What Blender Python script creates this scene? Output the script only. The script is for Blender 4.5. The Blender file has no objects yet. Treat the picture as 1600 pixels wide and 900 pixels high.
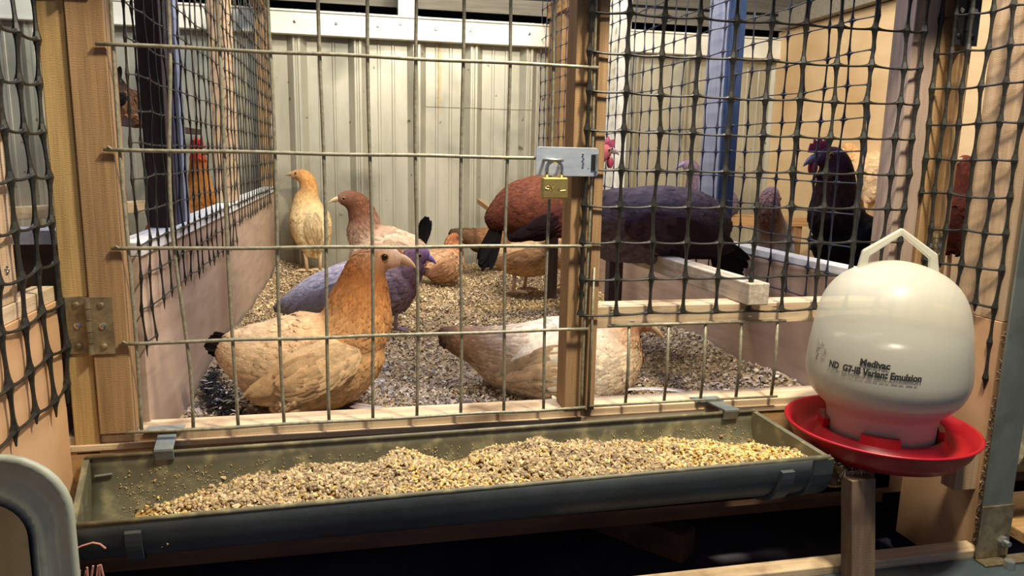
import bpy, bmesh, math, random
import numpy as np
from mathutils import Vector, Matrix
R_ = random.Random(7); NR = np.random.default_rng(11)
sc = bpy.context.scene; COL = sc.collection

# ------------------------------------------------------------------ camera
FPX = 1142.0
def _n(v): v = np.array(v, float); return v/np.linalg.norm(v)
AX = _n([5300, -100, FPX]); AY = np.array([-250, -210, FPX], float); AY = _n(AY-AX*(AX@AY)); AZ = np.cross(AX, AY)
if AZ[1] > 0: AZ = -AZ
RW = np.array([AX, AY, AZ]); CAM = np.array([0, -1.10, 0.47])
def at(px, py, Y=0.0):                      # photo pixel -> point on the vertical plane y = Y
    d = RW@np.array([px-800, py-450, FPX]); return CAM+(Y-CAM[1])/d[1]*d
def atp(px, py, p0, yaw):                   # ... on a vertical plane through p0 turned by yaw
    d = RW@np.array([px-800, py-450, FPX]); n = np.array([-math.sin(yaw), math.cos(yaw), 0])
    return CAM+(n@(np.array(p0)-CAM))/(n@d)*d
cd = bpy.data.cameras.new('camera'); cam = bpy.data.objects.new('camera', cd); COL.objects.link(cam)
cd.sensor_width = 36; cd.lens = FPX/1600*36; cd.clip_start = .02
cx, cy, cz = RW[:, 0], -RW[:, 1], -RW[:, 2]
cam.matrix_world = Matrix(((cx[0], cy[0], cz[0], CAM[0]), (cx[1], cy[1], cz[1], CAM[1]), (cx[2], cy[2], cz[2], CAM[2]), (0, 0, 0, 1)))
sc.camera = cam
# ------------------------------------------------------------------ world, lights, exposure
w = bpy.data.worlds.new('world'); sc.world = w; w.use_nodes = True
w.node_tree.nodes['Background'].inputs[0].default_value = (.55, .62, .9, 1)
w.node_tree.nodes['Background'].inputs[1].default_value = .21
def lamp(name, kind, loc, target, energy, col, size=.3, sy=None):
    l = bpy.data.lights.new(name, kind); l.energy = energy; l.color = col
    if kind == 'AREA':
        l.size = size
        if sy: l.shape = 'RECTANGLE'; l.size_y = sy
    else: l.shadow_soft_size = size
    o = bpy.data.objects.new(name, l); COL.objects.link(o); o.location = loc
    o.rotation_euler = (Vector(target)-Vector(loc)).to_track_quat('-Z', 'Y').to_euler(); return o
lamp('front_lamp', 'AREA', (.66, -.60, 1.75), (.35, -.05, .1), 52, (1, .87, .66), .16)
lamp('front_fill', 'AREA', (.20, -.70, 1.95), (.3, -.1, .2), 14, (1, .88, .70), .3)  # unseen fill light added to brighten the cage front
lamp('inner_lamp', 'AREA', (.30, 1.05, 1.55), (.25, 1.6, .2), 22, (1, .90, .70), .5, .2)
lamp('skylight', 'AREA', (.45, .42, 1.6), (.45, .42, 0), 16, (.60, .67, 1), .8, .5)
lamp('right_pen_lamp', 'AREA', (1.3, .9, 1.6), (1.5, 1.2, .3), 8, (1, .86, .66), .3)
lamp('left_pen_lamp', 'AREA', (-1.1, .9, 1.6), (-.9, 1.3, .3), 7, (.75, .88, 1), .3)
sc.view_settings.view_transform = 'Standard'; sc.view_settings.look = 'None'
sc.view_settings.gamma = 1; sc.view_settings.use_curve_mapping = False; sc.view_settings.exposure = 0.0

# ------------------------------------------------------------------ materials
def lin(c): return tuple((v/12.92 if v <= .04045 else ((v+.055)/1.055)**2.4) for v in c)
def rgb(r, g, b): return lin((r/255, g/255, b/255))
def newmat(name):
    m = bpy.data.materials.new(name); m.use_nodes = True; nt = m.node_tree
    return m, nt, nt.nodes['Principled BSDF']
def noisy(name, c1, c2, rough=.7, metal=0., scale=(20, 20, 20), detail=6, bump=.2, bdist=.002, lo=.35, hi=.65, c3=None, s3=3.):
    m, nt, b = newmat(name); N = nt.nodes.new; L = nt.links.new
    tc = N('ShaderNodeTexCoord'); mp = N('ShaderNodeMapping'); mp.inputs['Scale'].default_value = scale
    L(tc.outputs['Object'], mp.inputs['Vector'])
    nz = N('ShaderNodeTexNoise'); nz.inputs['Scale'].default_value = 1; nz.inputs['Detail'].default_value = detail; nz.inputs['Roughness'].default_value = .65
    L(mp.outputs[0], nz.inputs['Vector'])
    cr = N('ShaderNodeValToRGB'); cr.color_ramp.elements[0].position = lo; cr.color_ramp.elements[1].position = hi
    cr.color_ramp.elements[0].color = (*c1, 1); cr.color_ramp.elements[1].color = (*c2, 1)
    L(nz.outputs['Fac'], cr.inputs[0]); out = cr.outputs[0]
    if c3:
        n2 = N('ShaderNodeTexNoise'); n2.inputs['Scale'].default_value = s3; n2.inputs['Detail'].default_value = 4
        L(tc.outputs['Object'], n2.inputs['Vector'])
        r2 = N('ShaderNodeMapRange'); r2.inputs[1].default_value = .52; r2.inputs[2].default_value = .72
        L(n2.outputs['Fac'], r2.inputs[0]); mx = N('ShaderNodeMixRGB'); mx.inputs[2].default_value = (*c3, 1)
        L(r2.outputs[0], mx.inputs[0]); L(out, mx.inputs[1]); out = mx.outputs[0]
    L(out, b.inputs['Base Color']); b.inputs['Roughness'].default_value = rough; b.inputs['Metallic'].default_value = metal
    if bump:
        bp = N('ShaderNodeBump'); bp.inputs['Strength'].default_value = bump; bp.inputs['Distance'].default_value = bdist
        L(nz.outputs['Fac'], bp.inputs['Height']); L(bp.outputs[0], b.inputs['Normal'])
    return m
def wood(name, c1, c2, axis='Z', rough=.75, c3=None, saw=True):
    s = {'X': (5, 110, 110), 'Y': (110, 5, 110), 'Z': (110, 110, 5)}[axis]
    m = noisy(name, c1, c2, rough, 0, s, 8, .45, .002, .3, .7, c3, 9.)
    nt = m.node_tree; b = nt.nodes['Principled BSDF']
    if saw:                                   # fine saw-blade marks across the grain
        N = nt.nodes.new; L = nt.links.new
        tc = N('ShaderNodeTexCoord'); wv = N('ShaderNodeTexWave'); wv.bands_direction = axis; wv.inputs['Scale'].default_value = 120
        wv.inputs['Distortion'].default_value = 14; wv.inputs['Detail'].default_value = 5; wv.inputs['Detail Scale'].default_value = .6; L(tc.outputs['Object'], wv.inputs['Vector'])
        bp = N('ShaderNodeBump'); bp.inputs['Strength'].default_value = .12; bp.inputs['Distance'].default_value = .001
        L(wv.outputs['Fac'], bp.inputs['Height']); old = b.inputs['Normal'].links[0].from_socket
        L(old, bp.inputs['Normal']); L(bp.outputs[0], b.inputs['Normal'])
        mx = N('ShaderNodeMixRGB'); mx.blend_type = 'MULTIPLY'; mx.inputs[0].default_value = .14
        oc = b.inputs['Base Color'].links[0].from_socket; L(oc, mx.inputs[1]); L(wv.outputs['Color'], mx.inputs[2]); L(mx.outputs[0], b.inputs['Base Color'])
    return m
def plain(name, c, rough=.5, metal=0.):
    m, nt, b = newmat(name); b.inputs['Base Color'].default_value = (*c, 1); b.inputs['Roughness'].default_value = rough; b.inputs['Metallic'].default_value = metal; return m
def vcol(name, rough=.75, sheen=0.):
    m, nt, b = newmat(name); a = nt.nodes.new('ShaderNodeAttribute'); a.attribute_name = 'Col'
    nt.links.new(a.outputs['Color'], b.inputs['Base Color']); b.inputs['Roughness'].default_value = rough
    b.inputs['Sheen Weight'].default_value = sheen
    if name == 'feathers':
        b.inputs['Specular IOR Level'].default_value = .15; N = nt.nodes.new; L = nt.links.new
        tc = N('ShaderNodeTexCoord'); n1 = N('ShaderNodeTexNoise'); n1.inputs['Scale'].default_value = 75; n1.inputs['Detail'].default_value = 8; n1.inputs['Roughness'].default_value = .75; L(tc.outputs['Object'], n1.inputs['Vector'])
        mr = N('ShaderNodeMapRange'); mr.inputs[1].default_value = .3; mr.inputs[2].default_value = .7; mr.inputs[3].default_value = .68; mr.inputs[4].default_value = 1.25; L(n1.outputs['Fac'], mr.inputs[0])
        vm = N('ShaderNodeVectorMath'); vm.operation = 'SCALE'; L(a.outputs['Color'], vm.inputs[0]); L(mr.outputs[0], vm.inputs['Scale']); L(vm.outputs[0], b.inputs['Base Color'])
        bp = N('ShaderNodeBump'); bp.inputs['Strength'].default_value = .5; bp.inputs['Distance'].default_value = .0015; L(n1.outputs['Fac'], bp.inputs['Height']); L(bp.outputs[0], b.inputs['Normal'])
    return m
M = {}
M['post'] = wood('brown_timber', rgb(134, 104, 68), rgb(176, 142, 98), 'Z')
M['post_gold'] = wood('golden_timber', rgb(160, 128, 76), rgb(208, 174, 114), 'Z')
M['pale'] = wood('pale_timber', rgb(176, 146, 112), rgb(214, 186, 152), 'Z')
M['grey_post'] = wood('grey_timber', rgb(150, 128, 112), rgb(186, 164, 146), 'Z')
M['dark_post'] = wood('dark_timber', rgb(52, 38, 40), rgb(78, 60, 60), 'Z')
M['rail'] = wood('brown_rail', rgb(150, 112, 70), rgb(200, 160, 108), 'X')
M['rail_pale'] = wood('pale_rail', rgb(186, 160, 126), rgb(226, 204, 168), 'X', c3=rgb(130, 104, 74))
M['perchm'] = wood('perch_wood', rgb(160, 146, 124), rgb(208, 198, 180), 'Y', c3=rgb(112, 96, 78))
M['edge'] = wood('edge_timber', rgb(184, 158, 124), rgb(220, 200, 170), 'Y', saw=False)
M['ply'] = noisy('plywood', rgb(188, 146, 104), rgb(214, 176, 134), .7, 0, (30, 6, 6), 6, .12, .001, .3, .7, rgb(174, 128, 92), 2.2)
M['ply_side'] = noisy('plywood_side', rgb(160, 136, 118), rgb(188, 164, 144), .7, 0, (6, 6, 40), 6, .1, .001, .3, .7, rgb(146, 118, 100), 3.5)
M['ply_yellow'] = noisy('plywood_yellow', rgb(214, 184, 138), rgb(232, 206, 164), .7, 0, (6, 3, 16), 6, .1, .001, .3, .7, rgb(198, 162, 114), 2.0)
M['ply_dark'] = noisy('plywood_dark', rgb(84, 60, 44), rgb(120, 88, 62), .8, 0, (6, 20, 30), 6, .2)
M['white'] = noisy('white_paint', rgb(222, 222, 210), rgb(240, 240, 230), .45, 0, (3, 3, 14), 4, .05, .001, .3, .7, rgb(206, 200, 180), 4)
M['deck'] = noisy('dark_deck', rgb(30, 32, 48), rgb(56, 56, 74), .75, 0, (4, 4, 4), 6, .2, .002, .3, .7, rgb(96, 94, 100), 2.6)
M['net'] = noisy('black_netting', rgb(20, 20, 17), rgb(42, 42, 34), .5, 0, (90, 90, 90), 3, .1, .001)
M['net_blue'] = noisy('navy_netting', rgb(20, 24, 38), rgb(38, 44, 66), .5, 0, (90, 90, 90), 3, .1, .001)
M['wire'] = noisy('dull_wire', rgb(118, 115, 96), rgb(156, 152, 130), .5, .3, (120, 120, 120), 3, .1, .0005)
M['galv'] = noisy('galvanised', rgb(140, 146, 146), rgb(186, 190, 188), .42, .75, (26, 26, 26), 5, .05, .0005, .3, .7, rgb(168, 168, 156), 20)
M['hinge'] = noisy('hinge_steel', rgb(120, 108, 84), rgb(168, 156, 124), .45, .7, (50, 50, 50), 5, .1, .0005)
M['hasp'] = noisy('hasp_steel', rgb(166, 180, 194), rgb(204, 214, 224), .38, .5, (16, 16, 90), 5, .05, .0005, .3, .7, rgb(200, 206, 206), 60)
M['chrome'] = plain('chrome', rgb(215, 215, 210), .2, 1)
M['brass'] = noisy('brass', rgb(178, 154, 84), rgb(206, 184, 116), .36, .8, (20, 20, 200), 4, .06, .0005)
M['dark'] = plain('dark_steel', rgb(40, 42, 44), .5, .5)
M['beamsteel'] = noisy('green_grey_steel', rgb(58, 72, 78), rgb(88, 102, 106), .5, .4, (8, 20, 20), 5, .08, .001, .3, .7, rgb(60, 56, 50), 8)
M['steelpost'] = noisy('green_grey_post', rgb(100, 108, 100), rgb(132, 138, 128), .5, .45, (12, 12, 5), 6, .05, .001, .3, .7, rgb(88, 92, 84), 10)
M['gutter'] = noisy('gutter_plastic', rgb(82, 81, 64), rgb(110, 107, 86), .5, 0, (9, 14, 14), 8, .06, .001, .3, .7, rgb(142, 136, 102), 42.)
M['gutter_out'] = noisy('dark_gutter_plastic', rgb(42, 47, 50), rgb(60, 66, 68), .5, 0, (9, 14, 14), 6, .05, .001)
M['bracket'] = plain('dark_bracket', rgb(62, 68, 72), .5, .1)
M['clip'] = noisy('grey_clip', rgb(96, 106, 108), rgb(128, 136, 136), .5, .1, (20, 20, 20), 4, .05)
M['red'] = noisy('red_plastic', rgb(152, 12, 26), rgb(174, 20, 36), .34, 0, (14, 14, 14), 4, .03, .0005)
M['ink'] = plain('ink', rgb(34, 34, 36), .6)
M['ink_faint'] = plain('faint_ink', rgb(128, 122, 116), .6)
M['tub'] = noisy('grey_green_plastic', rgb(140, 148, 132), rgb(172, 176, 158), .5, 0, (10, 10, 10), 7, .1, .001, .3, .7, rgb(96, 104, 98), 13)
M['feath'] = vcol('feathers', .8, .0)
M['skin'] = vcol('skin', .55)
M['grain'] = vcol('feed_grain', .8)
M['shav'] = vcol('shavings', .85)
M['litter'] = noisy('litter_base', rgb(120, 100, 74), rgb(186, 162, 122), .95, 0, (60, 60, 60), 8, .8, .006, .3, .7, rgb(92, 82, 74), 5)
M['eye'] = plain('eye', (.006, .005, .004), .08)
M['iris'] = plain('iris', rgb(170, 120, 70), .3)
M['roof'] = noisy('roof_sheet', rgb(30, 34, 44), rgb(56, 60, 70), .6, .2, (4, 20, 4), 4, .1)
M['slat'] = wood('grey_slat', rgb(120, 116, 104), rgb(156, 150, 136), 'X', saw=False)
M['skylit'] = wood('skylit_timber', rgb(196, 194, 192), rgb(226, 226, 226), 'Y', saw=False)  # blue-white skylight on the rails put into the timber colour
M['bluestrip'] = plain('blue_light_tint', rgb(50, 72, 114), .5)  # bluish light on one post face, put into the colour
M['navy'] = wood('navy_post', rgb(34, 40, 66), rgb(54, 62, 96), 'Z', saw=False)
M['bluelit'] = wood('blue_lit_post', rgb(130, 136, 156), rgb(162, 168, 186), 'Z', saw=False)  # cool light on the uprights tinted into the timber colour

# drinker plastic: milky shell letting light through
def milky():
    m, nt, b = newmat('milky_plastic'); b.inputs['Base Color'].default_value = (*rgb(232, 232, 214), 1); b.inputs['Roughness'].default_value = .38
    N = nt.nodes.new; t = N('ShaderNodeBsdfTranslucent'); t.inputs[0].default_value = (*rgb(236, 234, 214), 1)
    tr = N('ShaderNodeBsdfTransparent'); mx = N('ShaderNodeMixShader'); mx.inputs[0].default_value = .24
    m2 = N('ShaderNodeMixShader'); m2.inputs[0].default_value = .42
    nt.links.new(b.outputs[0], mx.inputs[1]); nt.links.new(t.outputs[0], mx.inputs[2]); nt.links.new(mx.outputs[0], m2.inputs[1]); nt.links.new(tr.outputs[0], m2.inputs[2])
    nt.links.new(m2.outputs[0], nt.nodes['Material Output'].inputs[0]); return m
M['milky'] = milky(); M['water'] = plain('cloudy_water', rgb(128, 126, 122), .25)

# corrugated wall: zinc with grey patches, rust run and lime stains
def zinc():
    m = noisy('zinc_sheet', rgb(166, 164, 146), rgb(204, 202, 184), .42, .5, (7, 7, 1.6), 8, .1, .001, .3, .7, rgb(138, 138, 124), 3.2)
    nt = m.node_tree; b = nt.nodes['Principled BSDF']; N = nt.nodes.new; L = nt.links.new
    tc = N('ShaderNodeTexCoord'); sx = N('ShaderNodeSeparateXYZ'); L(tc.outputs['Object'], sx.inputs[0])
    # specks
    nz = N('ShaderNodeTexNoise'); nz.inputs['Scale'].default_value = 26; nz.inputs['Detail'].default_value = 3; L(tc.outputs['Object'], nz.inputs['Vector'])
    mr = N('ShaderNodeMapRange'); mr.inputs[1].default_value = .70; mr.inputs[2].default_value = .73; L(nz.outputs['Fac'], mr.inputs[0])
    mx = N('ShaderNodeMixRGB'); mx.inputs[2].default_value = (*rgb(120, 114, 92), 1); L(mr.outputs[0], mx.inputs[0]); L(b.inputs['Base Color'].links[0].from_socket, mx.inputs[1])
    # rust run at one place
    rx = N('ShaderNodeMath'); rx.operation = 'SUBTRACT'; rx.inputs[1].default_value = RUSTX; L(sx.outputs['X'], rx.inputs[0])
    nn = N('ShaderNodeTexNoise'); nn.inputs['Scale'].default_value = 30; L(tc.outputs['Object'], nn.inputs['Vector'])
    ad = N('ShaderNodeMath'); ad.operation = 'MULTIPLY_ADD'; ad.inputs[1].default_value = .03; L(nn.outputs['Fac'], ad.inputs[0]); ad.inputs[2].default_value = -.015
    a2 = N('ShaderNodeMath'); a2.operation = 'ADD'; L(rx.outputs[0], a2.inputs[0]); L(ad.outputs[0], a2.inputs[1])
    ab = N('ShaderNodeMath'); ab.operation = 'ABSOLUTE'; L(a2.outputs[0], ab.inputs[0])
    m1 = N('ShaderNodeMapRange'); m1.inputs[1].default_value = .002; m1.inputs[2].default_value = .011; m1.inputs[3].default_value = .85; m1.inputs[4].default_value = 0; L(ab.outputs[0], m1.inputs[0])
    m3 = N('ShaderNodeMapRange'); m3.inputs[1].default_value = .60; m3.inputs[2].default_value = .70; L(sx.outputs['Z'], m3.inputs[0])
    mu = N('ShaderNodeMath'); mu.operation = 'MULTIPLY'; L(m1.outputs[0], mu.inputs[0]); L(m3.outputs[0], mu.inputs[1])
    my = N('ShaderNodeMixRGB'); my.inputs[2].default_value = (*rgb(172, 150, 104), 1); L(mu.outputs[0], my.inputs[0]); L(mx.outputs[0], my.inputs[1])
    L(my.outputs[0], b.inputs['Base Color']); return m
RUSTX = float(at(688, 90, 1.99)[0]); M['zinc'] = zinc()

# ------------------------------------------------------------------ mesh helpers
def link(name, me, mat, parent=None, smooth=False):
    o = bpy.data.objects.new(name, me); COL.objects.link(o)
    if mat is not None: me.materials.append(mat)
    if smooth:
        me.polygons.foreach_set('use_smooth', [True]*len(me.polygons))
    if parent is not None:
        o.parent = parent
        me.transform(Matrix.Translation(-parent.location))
    return o
def tag(o, label=None, cat=None, group=None, kind=None):
    if label: o['label'] = label
    if cat: o['category'] = cat
    if group: o['group'] = group
    if kind: o['kind'] = kind
    return o
def thing(name, label, cat, loc, group=None):
    o = bpy.data.objects.new(name, None); COL.objects.link(o); o.location = Vector(loc); o.empty_display_size = .02
    return tag(o, label, cat, group)
class MB:
    def __init__(s): s.v = []; s.f = []; s.c = []
    def add(s, vs, fs, col=None):
        k = len(s.v); s.v += [tuple(map(float, v)) for v in vs]; s.f += [tuple(i+k for i in f) for f in fs]
        if col is not None:
            s.c += (list(col) if np.ndim(col) == 2 else [tuple(col)]*len(vs))
        return s
    def hexa(s, p):       # 8 corners, bottom 4 then top 4
        return s.add(p, [(3, 2, 1, 0), (4, 5, 6, 7), (0, 1, 5, 4), (1, 2, 6, 5), (2, 3, 7, 6), (3, 0, 4, 7)])
    def box(s, x0, x1, y0, y1, z0, z1):
        return s.hexa([(x0, y0, z0), (x1, y0, z0), (x1, y1, z0), (x0, y1, z0), (x0, y0, z1), (x1, y0, z1), (x1, y1, z1), (x0, y1, z1)])
    def bar(s, a, b, w, h, up=(0, 0, 1)):   # rectangular bar from a to b
        a = Vector(a); b = Vector(b); t = (b-a).normalized(); sd = t.cross(Vector(up)).normalized(); u = sd.cross(t)
        P = []
        for q in (a, b):
            P += [q-sd*w/2-u*h/2, q+sd*w/2-u*h/2, q+sd*w/2+u*h/2, q-sd*w/2+u*h/2]
        return s.add(P, [(0, 1, 2, 3), (7, 6, 5, 4), (0, 4, 5, 1), (1, 5, 6, 2), (2, 6, 7, 3), (3, 7, 4, 0)])
    def tube(s, pts, r, n=8, cap=True, col=None):
        pts = [Vector(p) for p in pts]; rs = r if hasattr(r, '__len__') else [r]*len(pts)
        rings = []; prev = None
        for i, p in enumerate(pts):
            t = (pts[min(i+1, len(pts)-1)]-pts[max(i-1, 0)]).normalized()
            if prev is None:
                a = Vector((0, 0, 1)) if abs(t.z) < .9 else Vector((1, 0, 0)); u = t.cross(a).normalized()
            else: u = (prev-t*prev.dot(t)).normalized()
            prev = u; v = t.cross(u)
            rings.append([p+(u*math.cos(2*math.pi*k/n)+v*math.sin(2*math.pi*k/n))*rs[i] for k in range(n)])
        vs = [q for ring in rings for q in ring]; fs = []
        for i in range(len(pts)-1):
            for k in range(n):
                fs.append((i*n+k, i*n+(k+1) % n, (i+1)*n+(k+1) % n, (i+1)*n+k))
        if cap: fs += [tuple(range(n-1, -1, -1)), tuple((len(pts)-1)*n+k for k in range(n))]
        return s.add(vs, fs, col)
    def lathe(s, prof, c, n=48, a0=0., a1=2*math.pi):
        full = abs(a1-a0-2*math.pi) < 1e-6; m = n if full else n+1; vs = []
        for r, z in prof:
            for k in range(m):
                a = a0+(a1-a0)*k/n; vs.append((c[0]+r*math.cos(a), c[1]+r*math.sin(a), c[2]+z))
        fs = []
        for i in range(len(prof)-1):
            for k in range(n):
                j = (k+1) % m; fs.append((i*m+k, i*m+j, (i+1)*m+j, (i+1)*m+k))
        return s.add(vs, fs)
    def ball(s, c, r, n=12, sx=1, sy=1, sz=1, col=None):
        vs = []; fs = []
        for i in range(n+1):
            th = math.pi*i/n
            for k in range(n): a = 2*math.pi*k/n; vs.append((c[0]+sx*r*math.sin(th)*math.cos(a), c[1]+sy*r*math.sin(th)*math.sin(a), c[2]+sz*r*math.cos(th)))
        for i in range(n):
            for k in range(n): fs.append((i*n+k, (i+1)*n+k, (i+1)*n+(k+1) % n, i*n+(k+1) % n))
        return s.add(vs, fs, col)
    def prism(s, poly, o, eu, ev, en, th):   # polygon in (u,v) extruded th along en
        o, eu, ev, en = map(np.array, (o, eu, ev, en)); n = len(poly)
        a = [o+eu*u+ev*v for u, v in poly]; b = [p+en*th for p in a]
        return s.add(a+b, [tuple(range(n-1, -1, -1)), tuple(range(n, 2*n))]+[(i, (i+1) % n, n+(i+1) % n, n+i) for i in range(n)])
    def mesh(s, name):
        me = bpy.data.meshes.new(name); me.from_pydata(s.v, [], s.f); me.update()
        if s.c and len(s.c) == len(s.v):
            a = me.color_attributes.new('Col', 'FLOAT_COLOR', 'POINT')
            c = np.ones((len(s.v), 4), np.float32); c[:, :3] = np.array(s.c, np.float32)[:, :3]; a.data.foreach_set('color', c.ravel())
        return me
    def build(s, name, mat, parent=None, smooth=False, bevel=0, recalc=True):
        me = s.mesh(name)
        if recalc:
            bm = bmesh.new(); bm.from_mesh(me); bmesh.ops.recalc_face_normals(bm, faces=bm.faces); bm.to_mesh(me); bm.free()
        o = link(name, me, mat, parent, smooth)
        if bevel:
            b = o.modifiers.new('bevel', 'BEVEL'); b.width = bevel; b.segments = 2; b.limit_method = 'ANGLE'
        return o
def struct(o): o['kind'] = 'structure'; return o

def screw(c, n, r=.0045, parent=None, mat='chrome'):
    c = Vector(c); n = Vector(n).normalized(); u = n.orthogonal().normalized(); v = n.cross(u); m = MB()
    m.tube([c, c+n*.0012, c+n*.0022], [r, r*.95, r*.55], 14)
    for a, b in ((u, v), (v, u)): m.bar(c+n*.0021-a*r*.5, c+n*.0021+a*r*.5, .0009, .0012, up=n)
    return m.build('screw', M[mat], parent)

# ------------------------------------------------------------------ building shell
ZF = -.82
struct(MB().box(-3, 3.2, -2.2, 3.2, ZF-.05, ZF).build('floor', noisy('concrete', rgb(60, 60, 62), rgb(90, 90, 90), .9)))
# corrugated back wall, ribs every 0.235
def corrugated(x0, x1, y, z0, z1, first, pitch=.2355):
    prof = [(0, 0), (.024, .026), (.032, .026), (.035, .019), (.040, .019), (.043, .026), (.052, .026), (.076, 0), (.115, 0), (.118, .003), (.126, .003), (.129, 0), (.172, 0), (.175, .003), (.183, .003), (.186, 0)]
    P = []; k = math.floor((x0-first)/pitch)
    while first+k*pitch < x1:
        P += [(first+k*pitch+a-.036, y-b) for a, b in prof]; k += 1
    P = [p for p in P if x0 <= p[0] <= x1]; m = MB(); vs = []; fs = []
    for x, yy in P: vs += [(x, yy, z0), (x, yy, z1)]
    n = len(P); vs += [(P[-1][0], y+.012, z0), (P[-1][0], y+.012, z1), (P[0][0], y+.012, z0), (P[0][0], y+.012, z1)]
    for i in range(n-1): fs.append((2*i, 2*i+2, 2*i+3, 2*i+1))
    fs += [(2*n-2, 2*n, 2*n+1, 2*n-1), (2*n, 2*n+2, 2*n+3, 2*n+1), (2*n+2, 0, 1, 2*n+3)]
    return m.add(vs, fs)
YB = 2.03
wb = struct(corrugated(-2.6, 3.0, YB, -.30, 1.02, float(at(560, 200, YB)[0])).build('wall_back', M['zinc']))
m = MB()     # overlapping upper patch of sheet at the right half
corr2 = corrugated(float(at(662, 100, YB)[0]), float(at(838, 100, YB)[0]), YB-.0035, .668, 1.0, float(at(560, 200, YB)[0]))
tag(corr2.build('roofing_patch', M['zinc']), 'short sheet of roofing over the top right of the metal wall, rust run down it', 'metal sheet')
struct(MB().box(-3, 3.2, 2.9, 2.95, -.82, 2.2).build('wall_outer', M['roof']))
struct(MB().box(-3, 3.2, -.4, 3.0, 2.05, 2.10).build('ceiling', M['roof']))
struct(MB().box(-2.6, -2.55, -.3, 2.9, -.82, 2.0).build('wall_left', M['roof']))
struct(MB().box(3.0, 3.05, -.3, 2.9, -.82, 2.0).build('wall_right', M['roof']))
# white beam above the sheet
b = MB().box(-2.5, 3.0, YB-.055, YB-.021, .930, 1.005); b.box(-2.5, 3.0, YB-.062, YB-.021, 1.005, 1.013); b.box(-2.5, 3.0, YB-.06, YB-.021, .922, .930)
o = tag(b.build('white_beam', M['white'], bevel=.002), 'white painted beam capping the corrugated metal wall', 'beam')
for i, (px, py) in enumerate([(460, 34), (525, 37), (590, 41), (626, 38), (640, 27), (681, 46), (735, 48), (827, 53)]):
    screw(at(px, py, YB-.0555), (0, -1, 0), .006).name = 'screw'
for o in [q for q in bpy.data.objects if q.name.startswith('screw') and q.parent is None]: o.parent = bpy.data.objects['white_beam']
for i, (px, py, ws) in enumerate([(425, 4, .05), (700, 8, .05)]): pass
tag(MB().box(-1.6, 2.8, YB+.25, YB+.27, 1.10, 1.165).build('roof_slat', M['slat']), 'grey timber slat in the gap above the white beam', 'slat')
tag(MB().box(-1.6, 2.8, YB+.45, YB+.47, 1.22, 1.30).build('roof_slat', M['slat']), 'second grey slat higher and further back above the white beam', 'slat')
p = at(635, 6, YB+.02); tag(MB().box(p[0]-.035, p[0]+.035, YB-.02, YB+.06, 1.0125, 1.30).build('white_stub_post', M['white']), 'short white upright rising from the white beam', 'post')

# pen floor boards under the litter
struct(MB().box(-2.4, 2.6, -.0, YB-.02, -.135, -.065).build('floor_deck', M['ply_dark']))

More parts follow.
